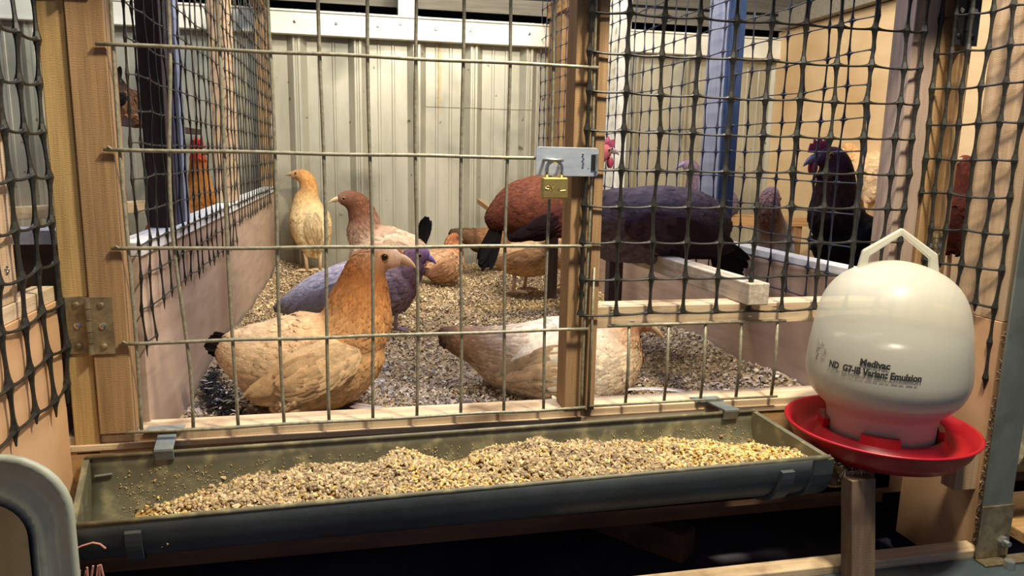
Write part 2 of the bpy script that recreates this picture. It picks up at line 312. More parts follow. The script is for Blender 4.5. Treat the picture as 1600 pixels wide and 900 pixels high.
# litter surface
def lit_h(x, y):
    return .012*math.sin(3.1*x+1)*math.cos(2.3*y)+.010*math.sin(7*x+5*y)+.006*math.sin(17*x-9*y)+.004*math.sin(31*x+23*y)
def RXp(y): return .905-.0575*y      # right partition plane (x at depth y)
def litter(x0f, x1f, y0, y1, label, nfl, seed, flmax=1e9, base=0.):
    rr = np.random.default_rng(seed); nx, ny = 90, 130; vs = []; fs = []
    for j in range(ny+1):
        y = y0+(y1-y0)*j/ny
        for i in range(nx+1):
            xa, xb = x0f(y), x1f(y); x = xa+(xb-xa)*i/nx
            e = min(x-xa, xb-x); rise = .02*math.exp(-max(e, 0)/.05)
            vs.append((x, y, base+lit_h(x, y)+rise+rr.normal()*.0015))
    for j in range(ny):
        for i in range(nx): a = j*(nx+1)+i; fs.append((a, a+1, a+nx+2, a+nx+1))
    g = thing('wood_shaving_litter', label, 'litter', ((x0f(y0)+x1f(y0))/2, (y0+y1)/2, -.06)); g['kind'] = 'stuff'
    MB().add(vs, fs).build('litter_bed', M['litter'], g, smooth=True, recalc=False)['kind'] = 'stuff'
    V = []; F = []; Cc = []
    # denser near the viewer, finer there
    for k in range(nfl):
        t = rr.random()**1.25; y = y0+(y1-y0)*t; xa, xb = x0f(y)+.005, x1f(y)-.005; x = xa+(xb-xa)*rr.random()
        z = base+lit_h(x, y)+.02*math.exp(-min(x-xa, xb-x)/.05)+.001+rr.random()*.005
        L = (.0035+.009*rr.random()**2)*(1+.5*(rr.random() < .04)); W = L*(.2+.5*rr.random()); a = rr.random()*6.283; ti = rr.normal()*.35; rl = rr.normal()*.5
        d = np.array([math.cos(a)*math.cos(ti), math.sin(a)*math.cos(ti), math.sin(ti)]); s0 = np.array([-math.sin(a)*math.cos(rl), math.cos(a)*math.cos(rl), math.sin(rl)])
        up = np.cross(d, s0); c = np.array([x, y, z]); n0 = len(V); cu = (rr.random()*.5)*L
        for q, uu in ((-.5, 0), (0, 1), (.5, 0)):
            for sd in (-.5, .5): V.append(c+d*L*q+s0*W*sd+up*cu*uu)
        F += [(n0, n0+1, n0+3, n0+2), (n0+2, n0+3, n0+5, n0+4)]
        pal = [(214, 190, 146), (196, 168, 124), (178, 150, 110), (230, 212, 174), (140, 118, 90), (96, 82, 70), (170, 156, 140)][int(rr.choice(7, p=[.24, .22, .16, .14, .12, .06, .06]))]
        f = (.8+.3*rr.random()); gq = .75*min(1, max(0, (.85-y)/.6))*(.5+.5*math.sin(9*x+4*y)**2); pal = [q_*(1-gq)+g_*gq*(.6+.8*((k*7) % 11)/11) for q_, g_ in zip(pal, (150, 143, 146))]; dk = (.72 if lit_h(x*2+.3, y*2) > .012 else 1.);  # flakes greyed towards the front: cool front light put into their colour
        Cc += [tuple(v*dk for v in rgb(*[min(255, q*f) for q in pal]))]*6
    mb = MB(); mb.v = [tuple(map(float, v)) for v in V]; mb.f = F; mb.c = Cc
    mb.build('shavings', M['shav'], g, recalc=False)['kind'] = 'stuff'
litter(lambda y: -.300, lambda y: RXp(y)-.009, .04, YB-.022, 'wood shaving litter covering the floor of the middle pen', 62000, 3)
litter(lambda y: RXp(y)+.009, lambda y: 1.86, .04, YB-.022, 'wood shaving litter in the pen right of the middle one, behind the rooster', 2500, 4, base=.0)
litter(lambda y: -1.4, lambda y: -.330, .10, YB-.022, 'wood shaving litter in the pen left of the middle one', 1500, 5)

# ------------------------------------------------------------------ front frame
YP = .045
def post(name, x0, x1, y0, y1, z0, z1, mat, label, cat='post', bev=.0015):
    return tag(MB().box(x0, x1, y0, y1, z0, z1).build(name, M[mat], bevel=bev), label, cat)
post('timber_post', -.396, -.3625, 0, .05, .035, .86, 'post_gold', 'golden brown timber post left of the cage door, hinge screwed to it')
post('timber_post', .333, .366, .002, .05, .062, .86, 'post', 'brown timber post in the middle of the cage front, padlocked hasp across it')
post('edge_batten', .3665, .382, -.006, .05, .062, .86, 'post', 'thin timber strip nailed to the right side of the middle post', 'batten')
# sill and fascia
s1 = MB().box(-.41, .97, .004, .062, .040, .0615); s1.box(-.41, .97, -.002, .004, .040, .050)
tag(s1.build('door_sill', M['rail_pale'], bevel=.0015), 'worn pale timber sill along the bottom of the cage front', 'sill')
tag(MB().box(-.41, .97, .0, .012, -.125, .0395).build('fascia_board', M['rail'], bevel=.001), 'brown fascia board under the sill behind the feed trough', 'board')
tag(MB().box(-.41, .97, .014, .05, -.16, -.136).build('floor_joist', M['ply_dark']), 'dark timber bearer under the fascia board', 'beam')
# middle rail right of the middle post
tag(MB().box(.383, .93, .002, .046, .198, .234).build('cross_rail', M['rail_pale'], bevel=.0015), 'pale timber cross rail below the black netting, perch end resting on it', 'rail')
# right frame post
post('timber_post', .914, .962, 0, .05, .062, .86, 'grey_post', 'greyish timber post at the right end of the front netting, mesh shadows on it')

# ------------------------------------------------------------------ cage door
door = thing('cage_door', 'timber and welded wire cage door with the padlock at its right edge', 'door', (-.34, 0, .065))
st = MB().box(-.3605, -.314, -.006, .038, .066, .86).build('stile', M['post'], door, bevel=.0015)
wz = [.0685, .2005, .335, .469, .605, .74]; wx = [-.305, -.2405, -.174, -.1075, -.0405, .0255, .092, .1595, .2285, .295, .3605]
m = MB(); rw = .0027
for z in wz:
    m.tube([(-.325+i*.0345, -.0105+.0006*math.sin(i*1.3+z*9), z+.0006*math.sin(i*.9+z*20)) for i in range(21)], rw, 8)
for k, x in enumerate(wx):
    bend = .011 if k == 1 else .0015
    m.tube([(x+bend*math.sin((z-.07)*math.pi/.135*.5+k)*(.6 if k == 1 else 1), -.0105+.0036, z) for z in np.linspace(.066, .80, 24)], rw*.95, 8)
wm = m.build('wire_mesh', M['wire'], door, smooth=True)
m = MB()
for z in (.469, .335, .2005): m.tube([(-.314, -.0105, z), (-.318, -.0145, z+.004), (-.321, -.0105, z+.001)], .0016, 6)
m.build('staple', M['wire'], door)
def hinge(cx_, cz_, yfront_l, yfront_r, label, name='butt_hinge', h=.082, w=.029, mat='hinge'):
    t = thing(name, label, 'hinge', (cx_, -.002, cz_-h/2))
    a = MB().box(cx_-w-.002, cx_-.003, yfront_l-.0022, yfront_l-.0001, cz_-h/2, cz_+h/2).build('leaf', M[mat], t, bevel=.0006)
    b = MB().box(cx_+.003, cx_+w+.002, yfront_r-.0022, yfront_r-.0001, cz_-h/2, cz_+h/2).build('leaf', M[mat], t, bevel=.0006)
    yk = min(yfront_l, yfront_r)-.003
    for i in range(5):
        z0 = cz_-h/2+i*h/5; MB().tube([(cx_, yk, z0+.0006), (cx_, yk, z0+h/5-.0006)], .0038, 12).build('knuckle', M[mat], t, smooth=False)
    for sx, yf in ((-1, yfront_l), (1, yfront_r)):
        for kz in (.36, 0, -.36): screw((cx_+sx*w*.58, yf-.0022, cz_+kz*h), (0, -1, 0), .0046, t, 'chrome' if kz == 0 else mat)
    return t
hx = -.3615; hinge(hx, .2265, 0, -.006, 'steel butt hinge joining the golden post to the door stile')
hinge(hx, .70, 0, -.006, 'steel butt hinge at the top of the door stile, cut off by the frame top')

# hasp and padlock
hp = thing('hasp', 'zinc plated hasp plate bridging the door wire and the middle post', 'hasp', (.32, -.012, .44))
A = at(838, 229, -.016); Bq = at(934, 276, -.016); x0, x1, z1, z0 = A[0], Bq[0], A[2], Bq[2]
r = .005; poly = []
for (cx_, cz_, a0) in ((x1-r, z1-r, 0), (x0+r, z1-r, 90), (x0+r, z0+r, 180), (x1-r, z0+r, 270)):
    for a in range(0, 91, 18): poly.append((cx_+r*math.cos(math.radians(a0+a)), cz_+r*math.sin(math.radians(a0+a))))
MB().prism(poly, (0, -.016, 0), (1, 0, 0), (0, 0, 1), (0, 1, 0), .0022).build('plate', M['hasp'], hp, bevel=.0004)
q = at(928, 254, -.0165); MB().box(q[0]-.004, q[0]+.0035, -.0175, -.016, q[2]-.012, q[2]+.012).build('slot', M['dark'], hp)
MB().tube([(q[0]+.004, -.018, q[2]-.013), (q[0]+.004, -.018, q[2]+.013)], .0026, 10).build('pin', M['galv'], hp)
q = at(863, 250, -.016); st = MB(); st.tube([(q[0]-.013, -.014, q[2]), (q[0]-.013, -.026, q[2]), (q[0]-.008, -.031, q[2]), (q[0]+.008, -.031, q[2]), (q[0]+.013, -.026, q[2]), (q[0]+.013, -.014, q[2])], .0026, 10)
st.build('staple_loop', M['galv'], hp, smooth=True)
m = MB()
for i in range(7):
    p = at(911+R_.uniform(-1, 1), 241+i*3.4, -.0164); m.box(p[0]-.0012, p[0]+.0018, p[1]-.0003, p[1]+.0005, p[2]-.0010, p[2]+.0010)
m.build('stamped_mark', M['chrome'], hp)
pd = thing('padlock', 'small brass padlock hanging shut on the hasp staple', 'padlock', tuple(at(868, 311, -.028)))
A = at(848, 277, -.036); Bq = at(887, 311, -.036)
MB().box(A[0], Bq[0], -.037, -.021, Bq[2], A[2]).build('lock_body', M['brass'], pd, bevel=.0022)
sx0, sx1 = A[0]+.008, Bq[0]-.009; sr = (sx1-sx0)/2; zc = A[2]+.013
MB().tube([(sx0, -.029, A[2]-.004), (sx0, -.029, zc)]+[((sx0+sx1)/2-sr*math.cos(a), -.029, zc+sr*math.sin(a)) for a in np.linspace(.2, math.pi-.2, 12)]+[(sx1, -.029, zc), (sx1, -.029, A[2]-.004)], .0031, 12).build('shackle', M['chrome'], pd, smooth=True)
m = MB()     # embossed, unreadable lettering
def strokes(m, px0, py0, segs, s, Y, r):
    for sg in segs: m.tube([at(px0+x*s, py0+y*s, Y) for x, y in sg], r, 5)
strokes(m, 852, 288, [[(0, 6), (4, 3), (8, 4), (6, 8), (0, 7)], [(8, 0), (13, 8), (20, 0)], [(13, 8), (10, 12)], [(21, 10), (23, 4), (24, 10)], [(27, 10), (32, 1)], [(26, 11), (34, 10), (34, 7)]], .92, -.0374, .0006)
m.build('emblem', M['brass'], pd)

# short wire piece below the cross rail
m = MB()
for x in (.437, .506, .5725, .6385, .706): m.tube([(x, -.004, .070), (x+.0012, -.006, .13), (x, -.004, .204)], .0028, 8)
m.tube([(.40, -.006, .2035), (.72, -.006, .2035)], .0029, 8); m.tube([(.372, -.008, .0695), (.56, -.008, .0700), (.715, -.008, .0690)], .0021, 8)
m.tube([(.372, -.008, .066), (.372, -.008, .30)], .0019, 8)
tag(m.build('weld_mesh_strip', M['wire'], smooth=True), 'low strip of welded wire below the cross rail, right of the middle post', 'wire mesh')
for nth, (x, z) in zip(('first', 'second', 'third', 'fourth', 'fifth', 'sixth', 'seventh', 'eighth', 'ninth'), ((.372, .205), (.408, .228), (.443, .208), (.468, .227), (.526, .2265), (.586, .2255), (.655, .2115), (.70, .2265), (.77, .226))):
    tag(MB().bar((x-.004, -.001, z), (x+.004, -.001, z), .001, .0016).build('wire_staple', M['chrome']), nth+' bright staple on the cross rail counting right from the middle post', 'staple', 'staples along the cross rail')

# ------------------------------------------------------------------ plastic netting
def netting(name, label, O, eu, us, z_lo, zs, mat, rv=.0026, rh=.0021, swell=1.1, jit=.0012, nrm=None, seed=1, tails=0., sub=6, droop=0.):
    """verticals at distances us along eu, horizontals at heights zs; strands swell at the welds"""
    rr = random.Random(seed); O = Vector(O); eu = Vector(eu).normalized(); n = nrm if nrm else eu.cross(Vector((0, 0, 1))); m = MB()
    ju = {}
    def node(i, j): 
        k = (i, j)
        if k not in ju: ju[k] = (rr.uniform(-jit, jit), rr.uniform(-jit, jit), rr.uniform(-jit, jit))
        a, b, c = ju[k]; return O+eu*(us[i]+a)+Vector((0, 0, zs[j]+b))+n*c
    lo = z_lo if hasattr(z_lo, '__len__') else [z_lo]*len(us)
    for i in range(len(us)):
        js = [j for j in range(len(zs)) if zs[j] >= lo[i]-1e-6]
        if len(js) < 2: continue
        pts = []; rs = []
        if tails:
            p = node(i, js[0]); L = tails*rr.uniform(.3, 1); pts += [p-Vector((0, 0, L)), p-Vector((0, 0, L*.4))]; rs += [rv*.35, rv*.9]
        for a, b in zip(js, js[1:]):
            p, q = node(i, a), node(i, b)
            for s in range(sub):
                t = s/sub; e = abs(2*t-1)**3; pts.append(p.lerp(q, t)); rs.append(rv*(.85+swell*e))
        pts.append(node(i, js[-1])); rs.append(rv*(.85+swell)); m.tube(pts, rs, 6)
    for j in range(len(zs)):
        run = []
        for i in range(len(us)):
            if zs[j] >= lo[i]-1e-6: run.append(i)
        if len(run) < 2: continue
        pts = []; rs = []
        for a, b in zip(run, run[1:]):
            p, q = node(a, j), node(b, j)
            for s in range(sub):
                t = s/sub; e = abs(2*t-1)**3; pt = p.lerp(q, t); pt.z -= droop*math.sin(math.pi*t); pts.append(pt); rs.append(rh*(.8+swell*.75*e))
        pts.append(node(run[-1], j)); rs.append(rh*1.6); m.tube(pts, rs, 6)
    # thin web filling the corners of each cell so the openings look rounded
    for i in range(len(us)):
        for j in range(len(zs)):
            if zs[j] < lo[i]-1e-6: continue
            c = node(i, j)
            for si in (-1, 1):
                if not 0 <= i+si < len(us) or zs[j] < lo[i+si]-1e-6: continue
                for sj in (-1, 1):
                    if not 0 <= j+sj < len(zs) or zs[j+sj] < lo[i]-1e-6: continue
                    a = c+(node(i+si, j)-c)*.22; b = c+(node(i, j+sj)-c)*.20; mid = c+(a-c)*.30+(b-c)*.30
                    k = n*rv*.5; m.add([c+k, a+k, mid+k, b+k, c-k, a-k, mid-k, b-k], [(0, 1, 2, 3), (7, 6, 5, 4), (1, 2, 6, 5), (2, 3, 7, 6)])
    return tag(m.build(name, M[mat], smooth=False), label, 'netting')
zsf = [.2235+.0577*k for k in range(11)]
netting('plastic_netting', 'coarse black plastic netting stretched over the front right of the pen', (0, -.010, 0), (1, 0, 0), [.352, .4095, .468, .5265, .586, .647, .708, .770, .832, .8935, .926], .0, zsf, 'net', .0030, .0022, 1.15, .0018, seed=3, droop=.002)
# partition nettings
us = [i*.0565 for i in range(35)]
netting('plastic_netting', 'black plastic netting along the left side of the pen above the plywood board', (-.3015, .03, 0), (0, 1, 0), us, [.185+.0032*i for i in range(35)], [.19+.048*k for k in range(20)], 'net', .0017, .0014, .9, .0025, seed=5, tails=.022, sub=4, nrm=Vector((1, 0, 0)))
dR = Vector((-.0575, 1, 0)).normalized()
netting('plastic_netting', 'fine looking black netting along the right side of the pen, rooster behind it', (RXp(.06)-.012, .06, 0), dR, [i*.062 for i in range(32)], .200, [.205+.0575*k for k in range(18)], 'net_blue', .0018, .0016, 1.0, .0022, seed=6, tails=.02, sub=4)

# ------------------------------------------------------------------ side partitions
tag(MB().box(-.325, -.308, .052, YB-.03, -.06, .315).build('side_board', M['ply_side'], bevel=.001), 'tan plywood board closing the lower left side of the pen', 'board')
tag(MB().box(-.345, -.3035, .052, YB-.03, .3155, .336).build('top_rail', M['skylit'], bevel=.0015), 'pale timber rail lying on the left plywood board', 'rail')
def skew(y0, y1, o0, o1, z0, z1):
    return MB().hexa([(RXp(y0)+o0, y0, z0), (RXp(y0)+o1, y0, z0), (RXp(y1)+o1, y1, z0), (RXp(y1)+o0, y1, z0), (RXp(y0)+o0, y0, z1), (RXp(y0)+o1, y0, z1), (RXp(y1)+o1, y1, z1), (RXp(y1)+o0, y1, z1)])
tag(skew(.052, YB-.03, -.006, .008, -.06, .262).build('side_board', M['ply_side'], bevel=.001), 'tan plywood board closing the lower right side of the pen behind the perch', 'board')
tag(skew(.052, YB-.03, -.006, .034, .2625, .278).build('top_rail', M['skylit'], bevel=.0015), 'pale timber rail lying on the right plywood board, rooster behind it', 'rail')
tag(skew(.052, YB-.08, .0, .042, 1.03, 1.09).build('top_rail', M['rail'], bevel=.0015), 'high tan rail running back to the metal wall above the right netting', 'rail')
tag(MB().box(-.35, -.31, .052, YB-.08, 1.00, 1.06).build('top_rail', M['rail'], bevel=.0015), 'high tan rail running back above the left netting', 'rail')
def lpost(y0, y1, x0, x1, z0, mat, label, z1=1.0): return tag(MB().box(x0, x1, y0, y1, z0, z1).build('partition_post', M[mat], bevel=.0015), label, 'post')
lpost(.275, .325, -.348, -.311, .3365, 'dark_post', 'dark timber post on the left rail close to the front')
lpost(.332, .386, -.345, -.311, .3365, 'navy', 'navy upright squeezed between the dark post and the blue grey one, left rail')  # dark blue tone beside the dark post
lpost(.388, .43, -.345, -.311, .3365, 'bluelit', 'blue grey upright just behind the dark post on the left rail')
lpost(.95, 1.09, -.35, -.311, .3365, 'pale', 'pale timber post with screws half way along the left side')
lpost(YB-.10, YB-.062, -.35, -.308, .3365, 'post', 'brown timber post in the back left corner by the metal wall')
for z in (.80, .66, .45, .37): screw((-.3105, 1.03+R_.uniform(-.03, .03), z), (1, 0, 0), .006, [o for o in bpy.data.objects if o.name.startswith('partition_post')][2])
def rpost(y, wy, wx, mat, label, z1=1.02):
    return tag(MB().box(RXp(y)+.004, RXp(y)+wx, y, y+wy, .2785, z1).build('partition_post', M[mat], bevel=.0015), label, 'post')
rpost(.567, .10, .042, 'bluelit', 'wide blue grey upright in the right side of the pen behind the dark hens')
tag(MB().box(RXp(.56)+.003, RXp(.56)+.044, .558, .5665, .2785, 1.02).build('blue_lit_strip', M['bluestrip']), 'added blue strip standing for light on the front of the wide upright at the right side', 'batten')  # added strip, carries the blue light on the upright's front face
rpost(1.20, .13, .040, 'white', 'upright, lamp brightness put into its white colour, in the right side of the pen near the back')  # bright lamplight on this post is put in as white colour
rpost(YB-.26, .20, .040, 'post', 'brown timber post in the back right corner by the metal wall')

# perch
pr0 = Vector(tuple(at(1146, 470, -.012))); pr0 = Vector((.640, -.022, .2475))
perch = thing('perch', 'rough square timber perch running back from the cross rail on dark legs', 'perch', (.655, .6, 0))
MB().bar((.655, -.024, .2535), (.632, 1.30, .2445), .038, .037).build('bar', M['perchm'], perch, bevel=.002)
for y in (.62, 1.22): MB().box(.626, .662, y, y+.03, .005, .229).build('leg', M['dark_post'], perch)

a = at(748, 314, 1.7); b = at(792, 347, 1.3); tag(MB().bar(a, (b[0], 1.3, b[2]), .012, .018).build('wooden_lath', M['post']), 'thin pale lath slanting down from the metal wall behind the chestnut hen', 'lath')
# right neighbour pen: yellow plywood, rails
tag(MB().box(1.88, 1.895, .0, YB-.03, -.06, 1.04).build('plywood_wall', M['ply_yellow']), 'yellowish plywood sheet closing the far side of the right hand pen', 'plywood sheet')
tag(MB().box(1.84, 1.90, .1, YB-.08, 1.045, 1.12).build('eave_rail', M['slat']), 'grey rail on top of the yellowish plywood', 'rail')
p = at(1150, 342, 1.5); q = at(1272, 345, 1.5)
tag(MB().bar((p[0], 1.55, p[2]), (1.85, 1.40, q[2]), .03, .032).build('perch_rail', M['rail'], bevel=.002), 'thin tan perch rail behind the grey breasted hen', 'rail')
p = at(1248, 370, 1.45); tag(MB().box(p[0]-.018, p[0]+.018, 1.46, 1.49, .0, .24).build('short_post', M['post']), 'brown upright holding the thin perch rail in the right pen', 'post')

# left neighbour pen
tag(MB().box(-1.42, -1.405, .0, YB-.03, -.06, .35).build('plywood_wall', M['ply']), 'low plywood board on the far side of the left hand pen', 'plywood sheet')
p = at(215, 312, 1.2); tag(MB().bar((-1.40, 1.0, .27), (-.33, 1.35, .315), .03, .035).build('perch_rail', M['rail_pale'], bevel=.002), 'pale perch rail in the left pen behind the dark post', 'rail')
tag(MB().box(-1.40, -.41, .06, .078, -.06, .335).build('front_board', M['ply_dark']), 'dark front board of the left pen seen through the netting', 'board')
tag(MB().box(-1.40, -.41, .04, .100, .3355, .355).build('front_rail', M['skylit']), 'pale rail on the dark front board of the left pen', 'rail')
post('timber_post', -.88, -.84, .5, .54, .0, 1.1, 'bluelit', 'slim blue grey post far inside the left pen')

# ------------------------------------------------------------------ side wings towards the viewer
XL = -.402
tag(MB().box(XL-.012, XL, -.42, .0, -.05, .262).build('wing_board', M['ply'], bevel=.001), 'plywood side board left of the feed trough', 'board')
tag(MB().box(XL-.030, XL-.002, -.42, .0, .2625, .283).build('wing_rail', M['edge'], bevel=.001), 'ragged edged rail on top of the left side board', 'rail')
tag(MB().box(XL-.045, XL-.004, -.40, -.105, .2835, .86).build('wing_post', M['pale'], bevel=.0015), 'wide pale timber post at the left edge of the picture', 'post')
screw(at(26, 457, 0) if 0 else (XL-.004, -.130, .325), (1, 0, 0), .0055, bpy.data.objects['wing_post'])
netting('plastic_netting', 'black netting bowed over the left side board and pale post', (XL+.006, -.005, 0), (0, -1, 0), [.0+.058*i for i in range(6)], [.14]*6, [.14+.0585*k for k in range(11)], 'net', .0029, .0024, 1.1, .003, seed=8, tails=.035, droop=.003, nrm=Vector((1, 0, 0)))
XR = 1.0
tag(MB().box(XR-.004, XR+.012, -.165, .0, -.215, .228).build('wing_board', M['ply'], bevel=.001), 'plywood side board right of the drinker with a splintered edge', 'board')
m = MB()
for i in range(150):
    z = -.21+.43*R_.random(); y = -.166; m.tube([(XR+R_.uniform(-.003, .011), y+.002, z), (XR+R_.uniform(-.006, .012), y-R_.uniform(.002, .007), z+R_.uniform(-.004, .003))], [.0009, .0003], 4)
sb = [o for o in bpy.data.objects if o.name.startswith('wing_board')][-1]; m.build('splinter', M['edge'], sb)['kind'] = 'stuff'
tag(MB().box(XR-.002, XR+.02, -.165, -.071, .2285, .86).build('wing_post', M['pale'], bevel=.0015), 'wide pale board with screws right of the drinker, above the splintered plywood', 'board')
wp = [o for o in bpy.data.objects if o.name.startswith('wing_post')][-1]
for px, py in ((1566, 160), (1525, 457)):
    d = RW@np.array([px-800, py-450, FPX]); t = (XR-.002-CAM[0])/d[0]; screw(CAM+t*d, (-1, 0, 0), .0052, wp)
# frame of the next door between grey post and wing
post('timber_post', .966, .985, -.004, .05, .062, .86, 'post', 'narrow brown strip of timber right of the greyish post')
post('timber_post', .988, 1.004, -.022, .04, .2285, .86, 'post', 'brown timber upright behind the netting, hinge low on it')
post('timber_post', 1.006, 1.020, -.012, .04, .2285, .86, 'post', 'slim brown upright next to the opening on the right')
hinge(.985, .332, -.022, -.022, 'small dull hinge on the brown upright above the drinker', h=.046, w=.016)
hinge(.992, .72, -.024, -.024, 'dark hinge high on the brown upright at the top right', h=.11, w=.022, mat='dark')
netting('plastic_netting', 'black netting over the boards right of the drinker', (.962, -.004, 0), (.22, -1, 0), [.0, .024, .050, .084, .118, .150], [.375, .28, .28, .2, .2, .13], [.135+.0575*k for k in range(12)], 'net', .0030, .0023, 1.0, .0025, seed=10, tails=.02, droop=.001)
# steel post
sp = thing('steel_post', 'green grey galvanised angle post at the right edge, bolted at its foot', 'post', (1.02, -.2, -.145))
m = MB().box(XR-.033, XR+.022, -.205, -.2015, -.149, .9); m.box(XR+.0185, XR+.022, -.2015, -.17, -.149, .9); m.build('angle', M['steelpost'], sp, bevel=.001)
m = MB().box(XR-.036, XR+.024, -.2085, -.2055, -.149, -.06); m.box(XR-.036, XR+.06, -.228, -.2055, -.1525, -.1495); m.build('foot_bracket', M['hinge'], sp, bevel=.001)
for c in ((XR+.008, -.212, -.120),):
    m = MB(); m.tube([(c[0], -.2086, c[2]), (c[0], -.216, c[2])], .008, 6); m.tube([(c[0], -.216, c[2]), (c[0], -.224, c[2])], .0042, 10); m.build('bolt', M['galv'], sp)
# steel beam in front
bs = thing('steel_beam', 'dark green grey steel beam under the steel post at the bottom right', 'beam', (1.1, -.2, -.19))
m = MB().box(.52, 2.0, -.262, -.198, -.170, -.153); m.box(.52, 2.0, -.275, -.262, -.22, -.150); m.build('channel', M['beamsteel'], bs, bevel=.002)
MB().tube([(1.0, -.235, -.1525), (1.0, -.235, -.140)], .0085, 6).build('bolt', M['galv'], bs)
# pieces beyond steel post (right neighbour's bay)
tag(MB().box(1.08, 1.8, -.19, -.05, -.1485, -.128).build('shelf_board', M['rail'], bevel=.002), 'reddish board beyond the steel post, low at the right edge', 'board')
g2 = MB()
for k in range(12):
    a0 = math.pi*k/12; a1 = math.pi*(k+1)/12; c_ = (-.10, .02); rr_ = .07
    g2.add([(1.075, c_[0]-rr_*math.cos(a0), c_[1]-rr_*math.sin(a0)), (1.7, c_[0]-rr_*math.cos(a0), c_[1]-rr_*math.sin(a0)), (1.7, c_[0]-rr_*math.cos(a1), c_[1]-rr_*math.sin(a1)), (1.075, c_[0]-rr_*math.cos(a1), c_[1]-rr_*math.sin(a1))], [(0, 1, 2, 3)])
g2o = g2.build('feed_trough', M['gutter'], recalc=False); tag(g2o, 'end of the next trough showing beyond the steel post', 'trough'); g2o.modifiers.new('s', 'SOLIDIFY').thickness = .003

# ------------------------------------------------------------------ below the pen
tag(MB().box(-1.2, 1.86, -.10, 1.9, -.275, -.252).build('lower_deck', M['deck']), 'dark board deck under the pen below the trough', 'deck')
tag(MB().box(-1.2, -.10, -.55, -.1005, -.275, -.252).build('lower_shelf', M['deck']), 'dark shelf jutting out below the trough on the left', 'shelf')
tag(MB().box(.30, .985, -.1965, -.166, -.2515, -.141).build('deck_rail', M['rail_pale'], bevel=.002), 'pale timber rail along the front of the dark deck, bottom right', 'rail')
tag(MB().bar((.590, .035, -.223), (.455, .20, -.223), .055, .056).build('wood_block', M['ply_dark'], bevel=.004), 'dark wood offcut lying on the deck under the trough', 'block')
stick = thing('support_stick', 'rough timber stake propping up the red drinker dish', 'stake', (.805, -.175, -.25)); M['stake'] = wood('shaded_timber', rgb(92, 74, 58), rgb(128, 106, 84), 'Z', c3=rgb(72, 56, 44))  # shade under the dish put into the stake's dark colour
a = at(1342, 750, -.215); b = at(1336, 905, -.222)
MB().bar((a[0], -.213, .012), (b[0], -.228, -.150), .040, .026, up=(0, -1, 0)).build('stake', M['stake'], stick, bevel=.0015)
m = MB()
for i in range(30): x = a[0]+R_.uniform(-.02, .02); m.tube([(x, -.195+R_.uniform(-.012, .012), .008), (x+R_.uniform(-.006, .004), -.195+R_.uniform(-.02, .01), .016+R_.uniform(0, .006))], [.0016, .0004], 4)
m.build('splinter', M['edge'], stick)['kind'] = 'stuff'
tag(MB().box(.70, .775, -.19, -.166, -.012, .012).build('support_batten', M['ply_dark'], bevel=.001), 'short splintered batten left of the stake under the dish', 'batten')
tag(MB().box(.955, .9955, -.16, -.13, -.055, .020).build('support_cleat', M['pale'], bevel=.001), 'pale cleat nailed to the right side board under the dish', 'cleat')

# ------------------------------------------------------------------ feed trough
LB = np.array(at(133, 716, -.010)); LF = np.array(at(110, 822, -.095)); RB = np.array(at(1180, 642, -.060)); RF = np.array(at(1297, 714, -.200))
def trough_pt(u, v, off=0.):      # u along, v 0 back edge .. 1 front edge following a U section
    b = LB*(1-u)+RB*u; f = LF*(1-u)+RF*u; c = (b+f)/2; h = (f-b)/2; dz = np.array([0, 0, -1.]); a = math.pi*v
    dep = .080+off; s = abs(math.sin(a))**.72
    return c-h*math.cos(a)*(1+off/.06)+dz*dep*s
tr = thing('feed_trough', 'long grey green half round feed trough holding pellets along the cage front', 'trough', tuple((LB+RF)/2-np.array([0, 0, .09])))
NU, NV = 40, 28; m = MB(); vs = []; fs = []
for off in (0., .0032):
    for i in range(NU+1):
        for j in range(NV+1): vs.append(trough_pt(i/NU, j/NV, off))
K = (NU+1)*(NV+1)
for i in range(NU):
    for j in range(NV):
        a = i*(NV+1)+j; fs += [(a, a+1, a+NV+2, a+NV+1), (K+a, K+a+NV+1, K+a+NV+2, K+a+1)]
    for j in (0, NV): a = i*(NV+1)+j; fs.append((a, a+NV+1, K+a+NV+1, K+a))
for i in (0, NU):
    for j in range(NV): a = i*(NV+1)+j; fs.append((a, a+1, K+a+1, K+a))
co = m.add(vs, fs).build('channel', M['gutter'], tr, smooth=True); co.data.materials.append(M['gutter_out'])     # dusty streaks inside, darker outside faces
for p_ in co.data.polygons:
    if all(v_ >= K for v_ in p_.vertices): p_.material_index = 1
m = MB(); m.tube([tuple(trough_pt(u, 0)+np.array([0, 0, .0005])) for u in np.linspace(0, 1, 9)], .0030, 8); m.tube([tuple(trough_pt(u, 1)+np.array([0, 0, .0005])) for u in np.linspace(0, 1, 9)], .0036, 8)
m.build('rolled_rim', M['gutter'], tr, smooth=True)
for u0, u1 in ((-.002, .006), (.994, 1.002)):
    n = 24; A_ = [trough_pt(u0, k/n, .004) for k in range(n+1)]; B_ = [trough_pt(u1, k/n, .004) for k in range(n+1)]
    m = MB().add(A_+B_, [tuple(range(n+1)), tuple(range(2*n+1, n, -1))]+[(k, n+1+k, n+2+k, k+1) for k in range(n)]+[(n, 2*n+1, n+1, 0)])
    m.build('end_cap', M['gutter'], tr)
    u2 = u0+(.022 if u0 > .5 else 0)-(.022 if u0 > .5 else -.02)
m = MB()
vs = []; n = 20      # collar round the outside of the right hand end
for u in (.972, 1.0):
    for k in range(n+1): vs.append(trough_pt(u, k/n, .0065))
    for k in range(n+1): vs.append(trough_pt(u, k/n, .0034))
W = n+1; fs = []
